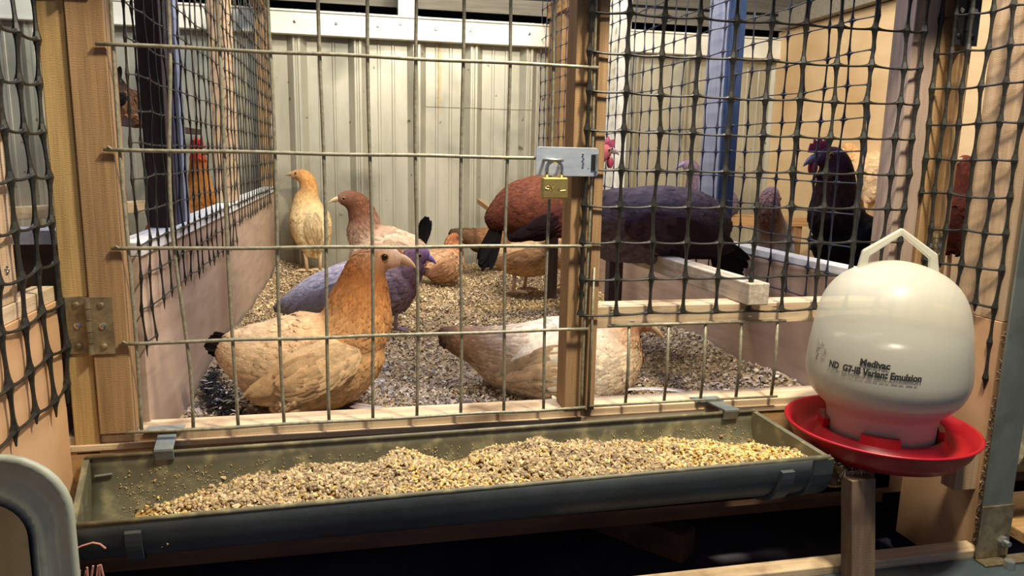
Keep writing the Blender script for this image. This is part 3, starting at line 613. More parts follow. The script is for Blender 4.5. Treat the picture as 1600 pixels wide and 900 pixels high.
for k in range(n): fs += [(k, k+1, 2*W+k+1, 2*W+k), (W+k, 3*W+k, 3*W+k+1, W+k+1), (k, W+k, W+k+1, k+1), (2*W+k, 2*W+k+1, 3*W+k+1, 3*W+k)]
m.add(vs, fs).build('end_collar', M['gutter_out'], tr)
def bracket(u, wu, label):      # strap around the outside
    n = 18; vs = []; W = n+1
    for uu in (u, u+wu):
        for o_ in (.0038, .0085):
            for k in range(n+1): vs.append(trough_pt(uu, .45+.53*k/n, o_))
    fs = []
    for k in range(n): fs += [(k, k+1, 2*W+k+1, 2*W+k), (W+k, 3*W+k, 3*W+k+1, W+k+1), (k, W+k, W+k+1, k+1), (2*W+k, 2*W+k+1, 3*W+k+1, 3*W+k)]
    fs += [(n, W+n, 3*W+n, 2*W+n), (0, 2*W, 3*W, W)]
    b = MB().add(vs, fs).build('bracket', M['bracket'], tr); 
    return b
bracket(.064, .020, ''); bracket(.925, .018, '')
def clip(u, xw=.034):
    p = trough_pt(u, 0); t = thing('trough_clip', ('dull metal clip hooking the left of the trough to the sill' if u < .5 else 'dull metal clip hooking the right of the trough to the sill'), 'clip', tuple(p))
    MB().box(p[0]-.030, p[0]+.022, .0, .026, .0620, .0640).build('plate', M['clip'], t, bevel=.0008)
    m = MB(); y = p[1]
    m.hexa([(p[0]-.012, y-.004, p[2]-.010), (p[0]+.014, y-.004, p[2]-.010), (p[0]+.014, y-.001, p[2]-.010), (p[0]-.012, y-.001, p[2]-.010), (p[0]-.012, y-.009, p[2]+.006), (p[0]+.014, y-.009, p[2]+.006), (p[0]+.014, y-.005, p[2]+.008), (p[0]-.012, y-.005, p[2]+.008)])
    m.hexa([(p[0]-.012, y-.009, p[2]+.004), (p[0]+.014, y-.009, p[2]+.004), (p[0]+.014, .012, .0600), (p[0]-.012, .012, .0600), (p[0]-.012, y-.009, p[2]+.009), (p[0]+.014, y-.009, p[2]+.009), (p[0]+.014, .012, .0640), (p[0]-.012, .012, .0640)])
    m.build('hook', M['clip'], t, bevel=.0012)
clip(.104); clip(.955)
MB().tube([tuple(trough_pt(.012, .03)+np.array([0, -.004, -.012])), tuple(trough_pt(.035, .03)+np.array([0, -.004, -.010]))], .0018, 8).build('rivet', M['galv'], tr)

# feed: mound of pellets
def u_of(px): return (at(px, 700, -.05)[0]-LB[0])/(RB[0]-LB[0])
top = [(205, 812), (240, 800), (300, 786), (350, 770), (400, 757), (480, 742), (560, 738), (600, 726), (622, 716), (650, 717), (690, 737), (705, 738), (740, 718), (800, 706), (845, 693), (880, 700), (940, 700), (1010, 698), (1080, 696), (1120, 703), (1160, 705), (1200, 707), (1216, 735)]
tu = []; tz = []
for px, py in top:
    p = at(px, py, -.045-.03*(px-133)/1050); u = (p[0]-LB[0])/(RB[0]-LB[0]); tu.append(u); tz.append(p[2])
def feed_s(u, v):     # v: 0..1 across between walls
    b = LB*(1-u)+RB*u; f = LF*(1-u)+RF*u; zb = float(np.interp(u, tu, tz)); zf = f[2]-.010
    lf = np.clip((u-tu[0])/(tu[6]-tu[0]), 0, 1); zf = zf-.045*(1-lf)**1.5
    rf = np.clip((u-tu[-2])/(tu[-1]-tu[-2]+1e-6), 0, 1)
    a = v; p = b*(1-a)+f*a; hump = .010*math.sin(math.pi*min(1, max(0, a*1.15)))
    p = p.copy(); p[2] = zb*(1-a)+zf*a+hump-.05*rf
    # keep inside the U
    vv = math.acos(max(-1, min(1, 1-2*a)))/math.pi; low = trough_pt(u, vv)[2]+.001
    p[2] += .0025*math.sin(u*90+a*9)+.002*math.sin(u*47-a*13); return p, low
vs = []; fs = []; nu, nv = 150, 24
for i in range(nu+1):
    u = tu[0]+(tu[-1]-tu[0])*i/nu
    for j in range(nv+1):
        p, low = feed_s(u, .03+.94*j/nv); p[2] = max(p[2]-.003, low-.003); vs.append(tuple(p))
for i in range(nu):
    for j in range(nv): a = i*(nv+1)+j; fs.append((a, a+1, a+nv+2, a+nv+1))
feed = thing('poultry_feed', 'heap of tan pellets and yellow crumbs lying in the trough', 'feed', tuple((LB+RF)/2-np.array([0, 0, .08]))); feed['kind'] = 'stuff'
MB().add(vs, fs).build('feed_bed', noisy('feed_bed', rgb(136, 104, 58), rgb(196, 160, 90), .9, 0, (300, 300, 300), 3, .6, .003), feed, recalc=False)['kind'] = 'stuff'
m = MB(); rr = np.random.default_rng(21)
def pellet(m, c, L, r, col):
    a = rr.random()*6.283; t = rr.normal()*.45; d = Vector((math.cos(a)*math.cos(t), math.sin(a)*math.cos(t), math.sin(t))); u = d.orthogonal().normalized(); v = d.cross(u); c = Vector(c); vs = []
    for s in (-.5, .5):
        for k in range(5): an = k*1.2566; vs.append(c+d*L*s+(u*math.cos(an)+v*math.sin(an))*r)
    m.add(vs, [(0, 1, 2, 3, 4), (9, 8, 7, 6, 5)]+[(k, (k+1) % 5, 5+(k+1) % 5, 5+k) for k in range(5)], col)
for i in range(9500):
    u = tu[0]+(tu[-1]-tu[0])*rr.random(); v = .03+.94*rr.random()
    if u < tu[3] and rr.random() > (u-tu[0])/(tu[3]-tu[0])*.8+.15: continue
    p, low = feed_s(u, v); onwall = p[2] < low-.004
    if onwall and rr.random() > .10: continue
    z = max(p[2], low)+rr.random()*.003
    yel = .22+.35*max(0, math.sin(u*15+.4))+(.35 if u > .78 else 0)
    if rr.random() < yel:
        base = [(228, 200, 124), (240, 218, 154), (208, 172, 96)][rr.integers(3)]; L = .0025+.003*rr.random(); r = .0012+.0010*rr.random()
    else:
        base = [(190, 168, 128), (168, 146, 112), (206, 186, 146), (150, 132, 106)][rr.integers(4)]; L = .005+.005*rr.random(); r = .0019+.0004*rr.random()
    f = .85+.25*rr.random(); pellet(m, (p[0], p[1], z), L, r, rgb(*[min(255, q*f) for q in base]))
for i in range(2600):        # crumbs and dust sticking to trough
    u = .04+.95*rr.random(); v = .08+.84*rr.random() if rr.random() < .5 else rr.random()*.35+.05
    if 0 <= u <= 1:
        p = trough_pt(u, v)+np.array([0, -.001, .0008]); fp, low = feed_s(u, max(.03, min(.97, (1-math.cos(math.pi*v))/2)))
        if p[2] < fp[2]-.002 and u > tu[0]: continue
        pellet(m, p, .0006+.0018*rr.random(), .0003+.0005*rr.random(), rgb(200, 178, 120))
m.build('pellets', M['grain'], feed, recalc=False)['kind'] = 'stuff'

# ------------------------------------------------------------------ drinker
DX, DY, DZ = .818, -.137, .0585       # rim centre
dk = thing('poultry_drinker', 'white bell drinker with black printed text standing in a red dish', 'drinker', (DX, DY, DZ-.036))
prof = [(0, -.030), (.105, -.030), (.112, -.034), (.120, -.034), (.131, -.020), (.1385, -.002), (.1425, .0), (.1440, .0025), (.1420, .0045), (.1380, .003), (.1300, -.012), (.1180, -.023), (.098, -.022), (.092, -.006), (.088, -.003), (.084, -.006), (.082, -.024), (0, -.024)]
MB().lathe(prof, (DX, DY, DZ), 96).build('dish', M['red'], dk, smooth=True)
for a in (-128, -30, 150, 60):
    a = math.radians(a); m = MB(); n = 8; vs = []
    for k in range(n+1):
        t = a+(k/n-.5)*.62
        for r_, z_ in ((.0815, -.006), (.0915, -.006), (.0900, .009), (.0820, .009)): vs.append((DX+r_*math.cos(t), DY+r_*math.sin(t), DZ+z_))
    fs = []
    for k in range(n):
        for q in range(4): fs.append((4*k+q, 4*k+(q+1) % 4, 4*k+4+(q+1) % 4, 4*k+4+q))
    fs += [(0, 1, 2, 3), (4*n+3, 4*n+2, 4*n+1, 4*n)]
    m.add(vs, fs).build('lug', M['red'], dk)
bp = [(.078, -.022), (.0798, .0), (.080, .026), (.087, .036), (.100, .045), (.1115, .060), (.1178, .078), (.119, .095), (.1165, .125), (.112, .160), (.1068, .192), (.0985, .214), (.087, .231), (.070, .246), (.045, .258), (.02, .2645), (0, .266)]
def brad(z):
    zz = [q[1] for q in bp]; return float(np.interp(z, zz, [q[0] for q in bp]))
fine = []
for (r0, z0), (r1, z1) in zip(bp, bp[1:]):
    for t in (0, .5): fine.append((r0+(r1-r0)*t, z0+(z1-z0)*t))
fine.append(bp[-1])
body = MB().lathe(bp, (DX, DY, DZ), 72).build('bell', M['milky'], dk, smooth=True); sd = body.modifiers.new('s', 'SUBSURF'); sd.levels = sd.render_levels = 1
WZ = .158; inn = [(0, -.018)]+[(max(.0, r_-.004), z_) for r_, z_ in bp if z_ < WZ and z_ > -.02]+[(brad(WZ)-.004, WZ), (0, WZ)]
MB().lathe(inn, (DX, DY, DZ), 64).build('water', M['water'], dk, smooth=True)
hh = Vector((math.cos(math.radians(-28)), math.sin(math.radians(-28)), 0)); c0 = Vector((DX, DY, DZ))
hp_ = [c0+hh*-.050+Vector((0, 0, .250)), c0+hh*-.047+Vector((0, 0, .275)), c0+hh*.0+Vector((0, 0, .311)), c0+hh*.047+Vector((0, 0, .275)), c0+hh*.050+Vector((0, 0, .250))]
m = MB(); en = Vector((-hh.y, hh.x, 0))
wd = .0085; vs = []
def offs(i):
    a = hp_[max(i-1, 0)]; b = hp_[min(i+1, 4)]; t = (b-a).normalized(); return en.cross(t)
for i, p in enumerate(hp_):
    k = offs(i)*(wd*(.75 if i in (1, 3) else .62 if i == 2 else .8)); 
    for s1_, s2_ in ((1, 1), (1, -1), (-1, -1), (-1, 1)): vs.append(p+k*s1_+en*wd*.8*s2_)
fs = []
for i in range(4):
    for q in range(4): fs.append((4*i+q, 4*i+(q+1) % 4, 4*i+4+(q+1) % 4, 4*i+4+q))
fs += [(0, 1, 2, 3), (19, 18, 17, 16)]
m.add(vs, fs).build('handle', M['milky'], dk, bevel=.0022)
# printed text wrapped round the bell
CA = math.atan2(CAM[1]-DY, CAM[0]-DX)
def wrap_text(s, size, ang0, z0, name, mat, bold=.0, width=None):
    cu = bpy.data.curves.new(name, 'FONT'); cu.body = s; cu.size = size; cu.offset = bold; cu.resolution_u = 3
    ob = bpy.data.objects.new(name+'_tmp', cu); COL.objects.link(ob); dg = bpy.context.evaluated_depsgraph_get(); me = bpy.data.meshes.new_from_object(ob.evaluated_get(dg))
    bpy.data.objects.remove(ob); xs = [v.co.x for v in me.vertices]; k = (width/(max(xs)-min(xs))) if width else 1
    for v in me.vertices:
        z = z0+v.co.y; r_ = brad(z)+.0013; a = ang0+v.co.x*k/r_; v.co = Vector((DX+r_*math.cos(a), DY+r_*math.sin(a), DZ+z))
    return link(name, me, mat, dk)
wrap_text('ND  G7-IB Variant Emulsion', .0135, CA-math.radians(40), .1090, 'printed_text', M['ink'], .0006, .130)
wrap_text('Medivac', .0135, CA-math.radians(17), .1225, 'printed_text', M['ink'], .0006, .040)
m = MB(); x = .012
while x < .125:
    L = R_.uniform(.003, .009); a = CA-math.radians(40)+(x)/.118; b = a+L/.118; z = .1035
    vs = [(DX+(brad(zz)+.001)*math.cos(q), DY+(brad(zz)+.001)*math.sin(q), DZ+zz) for q, zz in ((a, z), (b, z), (b, z+.0022), (a, z+.0022))]; m.add(vs, [(0, 1, 2, 3)]); x += L+R_.uniform(.001, .004)
m.build('faint_print', M['ink_faint'], dk)
m = MB()
for k in range(9):
    pts = []; a = CA-math.radians(52)+R_.uniform(-.08, .08); z = .124+R_.uniform(-.012, .014)
    for q in range(6): pts.append((DX+(brad(z)+.0006)*math.cos(a), DY+(brad(z)+.0006)*math.sin(a), DZ+z)); a += R_.uniform(-.04, .04); z += R_.uniform(-.006, .006)
    m.tube(pts, .0004, 4)
m.build('faint_emblem', M['ink_faint'], dk)

# ------------------------------------------------------------------ tub, twine
tb = thing('plastic_tub', 'grey green plastic tub with rounded corner at the bottom left corner', 'tub', (-.42, -.36, -.252))
def rr_loop(x0, x1, z0, z1, r, y):
    P = []
    for cx_, cz_, a0 in ((x1-r, z1-r, 0), (x0+r, z1-r, 90), (x0+r, z0+r, 180), (x1-r, z0+r, 270)):
        for k in range(9): a = math.radians(a0+k*90/8); P.append((cx_+r*math.cos(a), y, cz_+r*math.sin(a)))
    return P
tx1 = float(at(121, 880, -.34)[0]); tz1 = float(at(20, 711, -.34)[2]); tx0 = tx1-.40; tz0 = -.245
loops = [rr_loop(tx0, tx1, tz0, tz1, .065, -.335), rr_loop(tx0-.002, tx1+.002, tz0-.002, tz1+.002, .067, -.341), rr_loop(tx0+.003, tx1-.003, tz0+.003, tz1-.003, .063, -.344), rr_loop(tx0+.008, tx1-.008, tz0+.008, tz1-.008, .060, -.340),
         rr_loop(tx0+.028, tx1-.028, tz0+.028, tz1-.030, .052, -.336), rr_loop(tx0+.034, tx1-.034, tz0+.036, tz1-.038, .046, -.3395), rr_loop(tx0+.052, tx1-.050, tz0+.048, tz1-.056, .040, -.322),
         rr_loop(tx0+.052, tx1-.050, tz0+.048, tz1-.056, .040, -.317), rr_loop(tx0+.030, tx1-.028, tz0+.03, tz1-.032, .046, -.325), rr_loop(tx0+.014, tx1-.014, tz0+.014, tz1-.014, .05, -.325)]
vs = [p for l in loops for p in l]; n = 36; fs = []
for i in range(len(loops)-1):
    for k in range(n): fs.append((i*n+k, i*n+(k+1) % n, (i+1)*n+(k+1) % n, (i+1)*n+k))
for k in range(n): fs.append(((len(loops)-1)*n+k, (len(loops)-1)*n+(k+1) % n, (k+1) % n, k))
fs += [tuple(6*n+k for k in range(n)), tuple(7*n+k for k in range(n-1, -1, -1))]
MB().add(vs, fs).build('basin', M['tub'], tb, smooth=True)
m = MB()
m.tube([at(118, 858, -.24), at(128, 853, -.24), at(145, 848, -.24), at(156, 850, -.24), at(165, 857, -.24)], .0011, 6)
for k in range(9): x = 122+k*4.5; m.tube([at(x, 930, -.24), at(x+R_.uniform(-3, 5), 905, -.24), at(x+R_.uniform(-4, 10), R_.uniform(880, 898), -.24)], .0012, 5)
m.tube([at(116, 858, -.24), at(112, 900, -.24), (-.325, -.24, -.251)], .0011, 5)
tag(m.build('twine', plain('pink_twine', rgb(176, 120, 108), .8)), 'frayed pinkish twine poking up beside the plastic tub', 'twine')

# eave above the cage front (above the frame), it shades the tops of the posts
tag(MB().box(-1.2, 2.2, -.118, -.06, .862, 1.20).build('eave_board', M['dark_post']), 'dark timber head rail above the cage front', 'board')

# ------------------------------------------------------------------ birds
def catmull(P, n):
    P = np.array(P, float); Q = np.vstack([2*P[0]-P[1], P, 2*P[-1]-P[-2]]); out = []; m_ = len(P)-1
    for s in np.linspace(0, m_, n):
        i = min(int(s), m_-1); t = s-i; a, b, c, d = Q[i], Q[i+1], Q[i+2], Q[i+3]
        out.append(.5*((2*b)+(-a+c)*t+(2*a-5*b+4*c-d)*t*t+(-a+3*b-3*c+d)*t**3))
    return np.array(out)
def feather_add(V, F, Cc, p, d, s, nrm, L, W, col, tipc, lift=.18, curl=.0, midc=None):
    k = len(V)
    for t, w_ in ((0, .35), (.35, .95), (.7, 1.), (.9, .72), (1., .22)):
        c = p+d*L*t+nrm*(L*lift*t-curl*L*t*t)
        cc = col*(1-t**2)+tipc*(t**2)
        if t == 0: cc = cc*.9
        for q in (-1, 0, 1):
            V.append(c+s*W*.5*w_*q+nrm*(.10*W*(1-abs(q)))); Cc.append(cc*(1.03 if q == 0 else .98))
    for r_ in range(4):
        for q in range(2): a = k+r_*3+q; F.append((a, a+1, a+4, a+3))
def feathers_np(P, D, Sd, Nr, L, W, C0, C1, lift=.07, curl=.05):
    """many feathers at once: returns vertices, faces, colours"""
    n = len(P); ts = np.array([0, .35, .7, .9, 1.]); ws = np.array([.35, .95, 1., .72, .22]); qs = np.array([-1, 0, 1.])
    T_ = ts[None, :, None, None]; Q = qs[None, None, :, None]; Wf = ws[None, :, None, None]; L4 = L[:, None, None, None]; W4 = W[:, None, None, None]
    V = P[:, None, None]+D[:, None, None]*L4*T_+Nr[:, None, None]*(L4*lift*T_-curl*L4*T_*T_)+Sd[:, None, None]*W4*.5*Wf*Q+Nr[:, None, None]*(.10*W4*(1-np.abs(Q)))
    C = C0[:, None, None]*(1-T_**2)+C1[:, None, None]*T_**2+np.zeros_like(V); C[:, 0] *= .9; C[:, :, 1] *= 1.03; C[:, :, [0, 2]] *= .98
    base = (np.arange(n)*15)[:, None]; f = np.array([(r_*3+q, r_*3+q+1, r_*3+q+4, r_*3+q+3) for r_ in range(4) for q in range(2)])
    return V.reshape(-1, 3), (base[:, None, :]+f[None]).reshape(-1, 4), C.reshape(-1, 3)
def bird(name, label, cat, spine, yaw=0., Y=.3, cols=None, wing=None, tail=None, legs=(), beak=None, eye=None, comb=None, wattle=None, nf=1800, seed=0, face=.84, wf=.86, fsize=1., skinc=(206, 160, 134), legc=(196, 160, 120), beakc=(206, 180, 138), mottle=.12, foot_z=None, group=None, neck=None, ncols=None, bare=.64):
    rr = np.random.default_rng(seed+100); sp = np.array([s[:3] for s in spine], float)
    i0 = np.argmax(sp[:, 2]); P0 = at(sp[i0, 0], sp[i0, 1], Y); dirx = np.array([math.cos(yaw), math.sin(yaw), 0]); lat = np.array([-math.sin(yaw), math.cos(yaw), 0])
    W3 = lambda px, py: atp(px, py, P0, yaw)
    sc_ = float(np.linalg.norm(W3(sp[i0, 0], sp[i0, 1]+10)-W3(sp[i0, 0], sp[i0, 1])))/10        # metres per pixel here
    NA = 22
    def chain(sp_, cl, NS, b0, b1):
        ctr = np.array([np.r_[W3(q[0], q[1]), q[2]*sc_] for q in sp_]); cc = np.array([rgb(*c) for c in cl]); S = catmull(ctr, NS); S[:, 3] = np.maximum(S[:, 3], .002)
        cs = np.array([np.interp(np.linspace(0, 1, NS), np.linspace(0, 1, len(cl)), cc[:, q]) for q in range(3)]).T
        T = np.gradient(S[:, :3], axis=0); T /= np.linalg.norm(T, axis=1)[:, None]; N_ = np.cross(lat, T); N_ /= np.linalg.norm(N_, axis=1)[:, None]
        return S, T, N_, cs, np.linspace(b0, b1, NS)
    ch = [chain(spine, cols, 48, wf, wf if neck else .85)]
    if neck: ch.append(chain(neck, ncols, 40, .86, .84))
    V = []; F = []
    for S, T, N_, cs, bf in ch:
        k0 = len(V); n = len(S)
        for i in range(n):
            for k in range(NA): a = 2*math.pi*k/NA; V.append(S[i, :3]+N_[i]*S[i, 3]*math.cos(a)+lat*S[i, 3]*bf[i]*math.sin(a))
        for i in range(n-1):
            for k in range(NA): F.append((k0+i*NA+k, k0+i*NA+(k+1) % NA, k0+(i+1)*NA+(k+1) % NA, k0+(i+1)*NA+k))
        F += [tuple(k0+q for q in range(NA-1, -1, -1)), tuple(k0+(n-1)*NA+k for k in range(NA))]
    S, T, Nn, cs, bodyfac = ch[0]; NS = len(S)
    for (hx, hy, fx, fy, sd) in legs:                        # feathered thighs
        k = int(np.argmin(np.linalg.norm(S[:, :3]-W3(hx, hy), axis=1))); off = S[k, 3]*.42*sd
        top_ = S[k, :3]*.6+W3(hx, hy)*.4+lat*off; kn = W3(hx, hy)+lat*off; rad = S[k, 3]*.42; m_ = MB(); m_.tube([top_, top_*.5+kn*.5, kn*.9+top_*.1, kn], [rad, rad*.8, max(.010, rad*.45), .006], 14)
        k0 = len(V); V += [np.array(v) for v in m_.v]; F += [tuple(x+k0 for x in f) for f in m_.f]
    Rm = S[:, 3].max(); bm_ = bpy.data.meshes.new('tmp'); bm_.from_pydata([tuple(map(float, v)) for v in V], [], F); bmx = bmesh.new(); bmx.from_mesh(bm_); bmesh.ops.recalc_face_normals(bmx, faces=bmx.faces); bmx.to_mesh(bm_); bmx.free()
    ob = bpy.data.objects.new('tmp', bm_); COL.objects.link(ob); rm = ob.modifiers.new('r', 'REMESH'); rm.mode = 'VOXEL'; rm.voxel_size = max(.0022, Rm/22)
    sm = ob.modifiers.new('s', 'SMOOTH'); sm.iterations = 6; sm.factor = .6
    ev = ob.evaluated_get(bpy.context.evaluated_depsgraph_get()); em = bpy.data.meshes.new_from_object(ev); bpy.data.objects.remove(ob)
    nv = len(em.vertices); BV = np.zeros(nv*3); em.vertices.foreach_get('co', BV); BV = BV.reshape(-1, 3); BN = np.zeros(nv*3); em.vertex_normals.foreach_get('vector', BN); BN = BN.reshape(-1, 3)
    BF = [tuple(p.vertices) for p in em.polygons]; bpy.data.meshes.remove(em)
    SA = np.vstack([c[0] for c in ch]); TA = np.vstack([c[1] for c in ch]); NAx = np.vstack([c[2] for c in ch]); CA_ = np.vstack([c[3] for c in ch]); BA = np.concatenate([c[4] for c in ch])
    par = np.concatenate([np.linspace(0, 1, len(c[0])) for c in ch]); last = np.concatenate([np.full(len(c[0]), q == len(ch)-1) for q, c in enumerate(ch)])
    lim = bare if neck else face
    def look(P):      # blended direction, colour, radius and whether it is bare face
        d = np.linalg.norm(P[:, None]-SA[None, :, :3], axis=2)/SA[None, :, 3]; w_ = np.exp(-4*(d-d.min(1)[:, None])); w_ /= w_.sum(1)[:, None]
        k = d.argmin(1); bareq = last[k] & (par[k] > lim); return w_@TA, w_@CA_, w_@SA[:, 3], bareq
    _, bc, _, bb = look(BV); Cc = list(np.where(bb[:, None], bc, bc*.88)); V = list(BV); F = list(BF)
    # small feathers laid head to tail all over
    fa = np.array([f[:3] for f in BF]); A_ = np.linalg.norm(np.cross(BV[fa[:, 1]]-BV[fa[:, 0]], BV[fa[:, 2]]-BV[fa[:, 0]]), axis=1); cen = BV[fa].mean(1); tt_, cl_, rd_, br_ = look(cen)
    wt = A_/np.maximum(rd_, .01)**1.0; wt[br_] = 0; wt /= wt.sum(); idx = rr.choice(len(fa), int(nf*1.8), p=wt); r1 = rr.random((len(idx), 2)); fl_ = r1.sum(1) > 1; r1[fl_] = 1-r1[fl_]
    f3 = fa[idx]; P = BV[f3[:, 0]]+(BV[f3[:, 1]]-BV[f3[:, 0]])*r1[:, :1]+(BV[f3[:, 2]]-BV[f3[:, 0]])*r1[:, 1:]; Nv = BN[f3].mean(1); Nv /= np.linalg.norm(Nv, axis=1)[:, None]+1e-9
    T2, C2_, R2, _ = look(P); D = -T2+rr.normal(size=P.shape)*.10; D -= Nv*(D*Nv).sum(1)[:, None]; ln = np.linalg.norm(D, axis=1); ok = ln > .25; P, Nv, D, C2_, R2, ln = P[ok], Nv[ok], D[ok], C2_[ok], R2[ok], ln[ok]; D /= ln[:, None]
    Sd = np.cross(D, Nv); rl = np.clip(R2/Rm, 0, 1); Lf = (.007+.014*rl)*fsize*(.75+.5*rr.random(len(P))); Wd = Lf*(.36+.20*rl)
    if Rm < .05: Lf = Lf*.75; Wd = Wd*.75
    col = C2_*np.maximum(.4, 1+rr.normal(size=len(P))*mottle)[:, None]; tip = col*np.where(rr.random(len(P)) < .6, 1.10, .88)[:, None]
    fv, ff, fc = feathers_np(P-Nv*.0008, D, Sd, Nv, Lf, Wd, col, tip); k0 = len(V); V += list(fv); F += [tuple(int(q)+k0 for q in f) for f in ff]; Cc += list(fc)
    # wings (drawn up against both flanks)
    if wing:
        (wx0, wy0), (wx1, wy1), wh, wc, wc2 = wing       # shoulder px, tip px, half height px, colours
        a0, a1 = W3(wx0, wy0), W3(wx1, wy1); ax = a1-a0; Lw = np.linalg.norm(ax); ax /= Lw; hv = np.cross(lat, ax); hv /= np.linalg.norm(hv)
        if hv[2] < 0: hv = -hv
        H = wh*sc_; c1, c2 = np.array(rgb(*wc)), np.array(rgb(*wc2))
        def bw(px_t):      # body half width near that place
            p = a0+ax*Lw*px_t; k = int(np.argmin(np.linalg.norm(S[:, :3]-p, axis=1))); return S[k, 3]*bodyfac[k]
        for sd in (-1, 1):
            n1, n2 = 14, 10; k0 = len(V)
            def wpt(t, h):
                prof_ = (math.sin(math.pi*min(1, t*.92+.06)))**.6; p = a0+ax*Lw*t+hv*(H*prof_*h-H*.25*t)
                k = int(np.argmin(np.linalg.norm(S[:, :3]-p, axis=1))); dd = (p-S[k, :3])@Nn[k]; q = S[k, :3]+Nn[k]*max(-.93*S[k, 3], min(.93*S[k, 3], dd)); q += T[k]*((p-S[k, :3])@T[k])
                off = bodyfac[k]*S[k, 3]*math.sqrt(max(.05, 1-(((q-S[k, :3])@Nn[k])/S[k, 3])**2))+.004+.007*prof_*(1-h*h)
                return q+lat*sd*off
            for i in range(n1+1):
                t = i/n1
                for j in range(n2+1):
                    h = -1+2*j/n2; V.append(wpt(t, h)-lat*sd*.0015); Cc.append(c1*.9)
            for i in range(n1):
                for j in range(n2): a = k0+i*(n2+1)+j; F.append((a, a+1, a+n2+2, a+n2+1))
            for row, (t0, t1, fl, fw, cnt) in enumerate(((.50, .62, .58, .13, 9), (.30, .45, .42, .13, 10), (.12, .32, .30, .12, 16), (.0, .22, .2, .11, 22))):
                for q in range(cnt):
                    h = -.85+1.6*(q+.5*rr.random())/cnt; t = t0+(t1-t0)*rr.random(); p = wpt(t, h)+lat*sd*(.002+.0016*row); tt = wpt(min(1, t+.25), h*.9)
                    d = tt-p; d /= np.linalg.norm(d); s_ = hv; n_ = lat*sd; f_ = 1+rr.normal()*.10; col = (c2 if row < 2 else c1)*f_
                    feather_add(V, F, Cc, p, d, s_, n_, Lw*fl, Lw*fw, col*(.9 if q % 2 else 1.05), col*(1.12 if row > 1 else .8), lift=.05, curl=.05)
    if foot_z is None: foot_z = .008
    root_loc = (float(P0[0]), float(P0[1]), foot_z)
    t = thing(name, label, cat, root_loc, group)
    mb = MB(); mb.v = [tuple(map(float, v)) for v in V]; mb.f = F; mb.c = [tuple(np.clip(c, 0, 1)) for c in Cc]
    mb.build('body', M['feath'], t, smooth=True, recalc=False)
    # tail
    if tail:
        (bx, by), (tx, ty), spread, cntt, tc, tc2 = tail; b3, t3 = W3(bx, by), W3(tx, ty); d0 = t3-b3; Lt = np.linalg.norm(d0); d0 /= Lt; e = np.cross(lat, d0); m_ = MB(); V2 = []; F2 = []; C2 = []
        for q in range(cntt):
            f_ = q/(cntt-1)*2-1; d = d0*math.cos(f_*spread)+e*math.sin(f_*spread)+lat*rr.normal()*.08; d /= np.linalg.norm(d); L = Lt*(1-.12*abs(f_)-.1*rr.random())
            n_ = lat*(1 if q % 2 else -1); s_ = np.cross(d, n_); c = np.array(rgb(*tc))*(1+rr.normal()*.12)
            feather_add(V2, F2, C2, b3+lat*rr.normal()*.006-d*Lt*.15, d, s_, n_, L*1.15, Lt*.13+.007, c, np.array(rgb(*tc2)), lift=.03, curl=.12)
        m_.v = [tuple(map(float, v)) for v in V2]; m_.f = F2; m_.c = [tuple(np.clip(c, 0, 1)) for c in C2]; m_.build('tail', M['feath'], t, smooth=True, recalc=False)
    # legs
    for (hx, hy, fx, fy, sd) in legs:
        k = int(np.argmin(np.linalg.norm(S[:, :3]-W3(hx, hy), axis=1))); off = S[k, 3]*.42*sd; kn = W3(hx, hy)+lat*off; ft = W3(fx, fy)+lat*off
        if foot_z is not None: ft[2] = foot_z+.006
        r_ = max(.0045, sc_*3.0); m_ = MB(); c = rgb(*legc); m_.tube([kn, kn*.5+ft*.5, ft], [r_*1.2, r_*.9, r_], 10, col=c)
        fw_ = dirx*(1 if beak and beak[1][0] > beak[0][0] else -1)
        for ang in (-.5, 0, .5, math.pi):
            d = fw_*math.cos(ang)+lat*math.sin(ang); Lf = r_*(7.5 if ang != math.pi else 4); m_.tube([ft, ft+d*Lf*.5+np.array([0, 0, r_*.25]), ft+d*Lf-np.array([0, 0, r_*.5])], [r_*.8, r_*.65, r_*.25], 8, col=c)
        m_.build('leg', M['skin'], t, smooth=True)
    # beak: two halves, hooked tip
    if beak:
        b0, b1, bh = beak; p0, p1 = W3(*b0), W3(*b1); d = (p1-p0); Lb = np.linalg.norm(d); d /= Lb; u_ = np.cross(lat, d); u_ = u_ if u_[2] > 0 else -u_; h = bh*sc_
        for nm, a_, hk in (('upper_beak', .16, .42), ('lower_beak', -.26, .0)):
            vs = []; fs = []; n = 10; seq = ((-.25, .9), (0, .88), (.3, .78), (.6, .58), (.85, .32), (.96, .15), (1., .04)) if a_ > 0 else ((-.2, .6), (.1, .5), (.35, .42), (.7, .22), (.86, .05))
            for tt, r_ in seq:
                c = p0+d*Lb*tt+u_*(h*a_*(1-tt*.5)-h*hk*tt**3)
                for k in range(n): an = 2*math.pi*k/n; vs.append(c+u_*h*.55*r_*math.sin(an)+lat*h*.55*r_*math.cos(an))
            for i in range(len(seq)-1):
                for k in range(n): fs.append((i*n+k, i*n+(k+1) % n, (i+1)*n+(k+1) % n, (i+1)*n+k))
            MB().add(vs, fs, rgb(*[q*(1 if a_ > 0 else .85) for q in beakc])).build(nm, M['skin'], t, smooth=True)
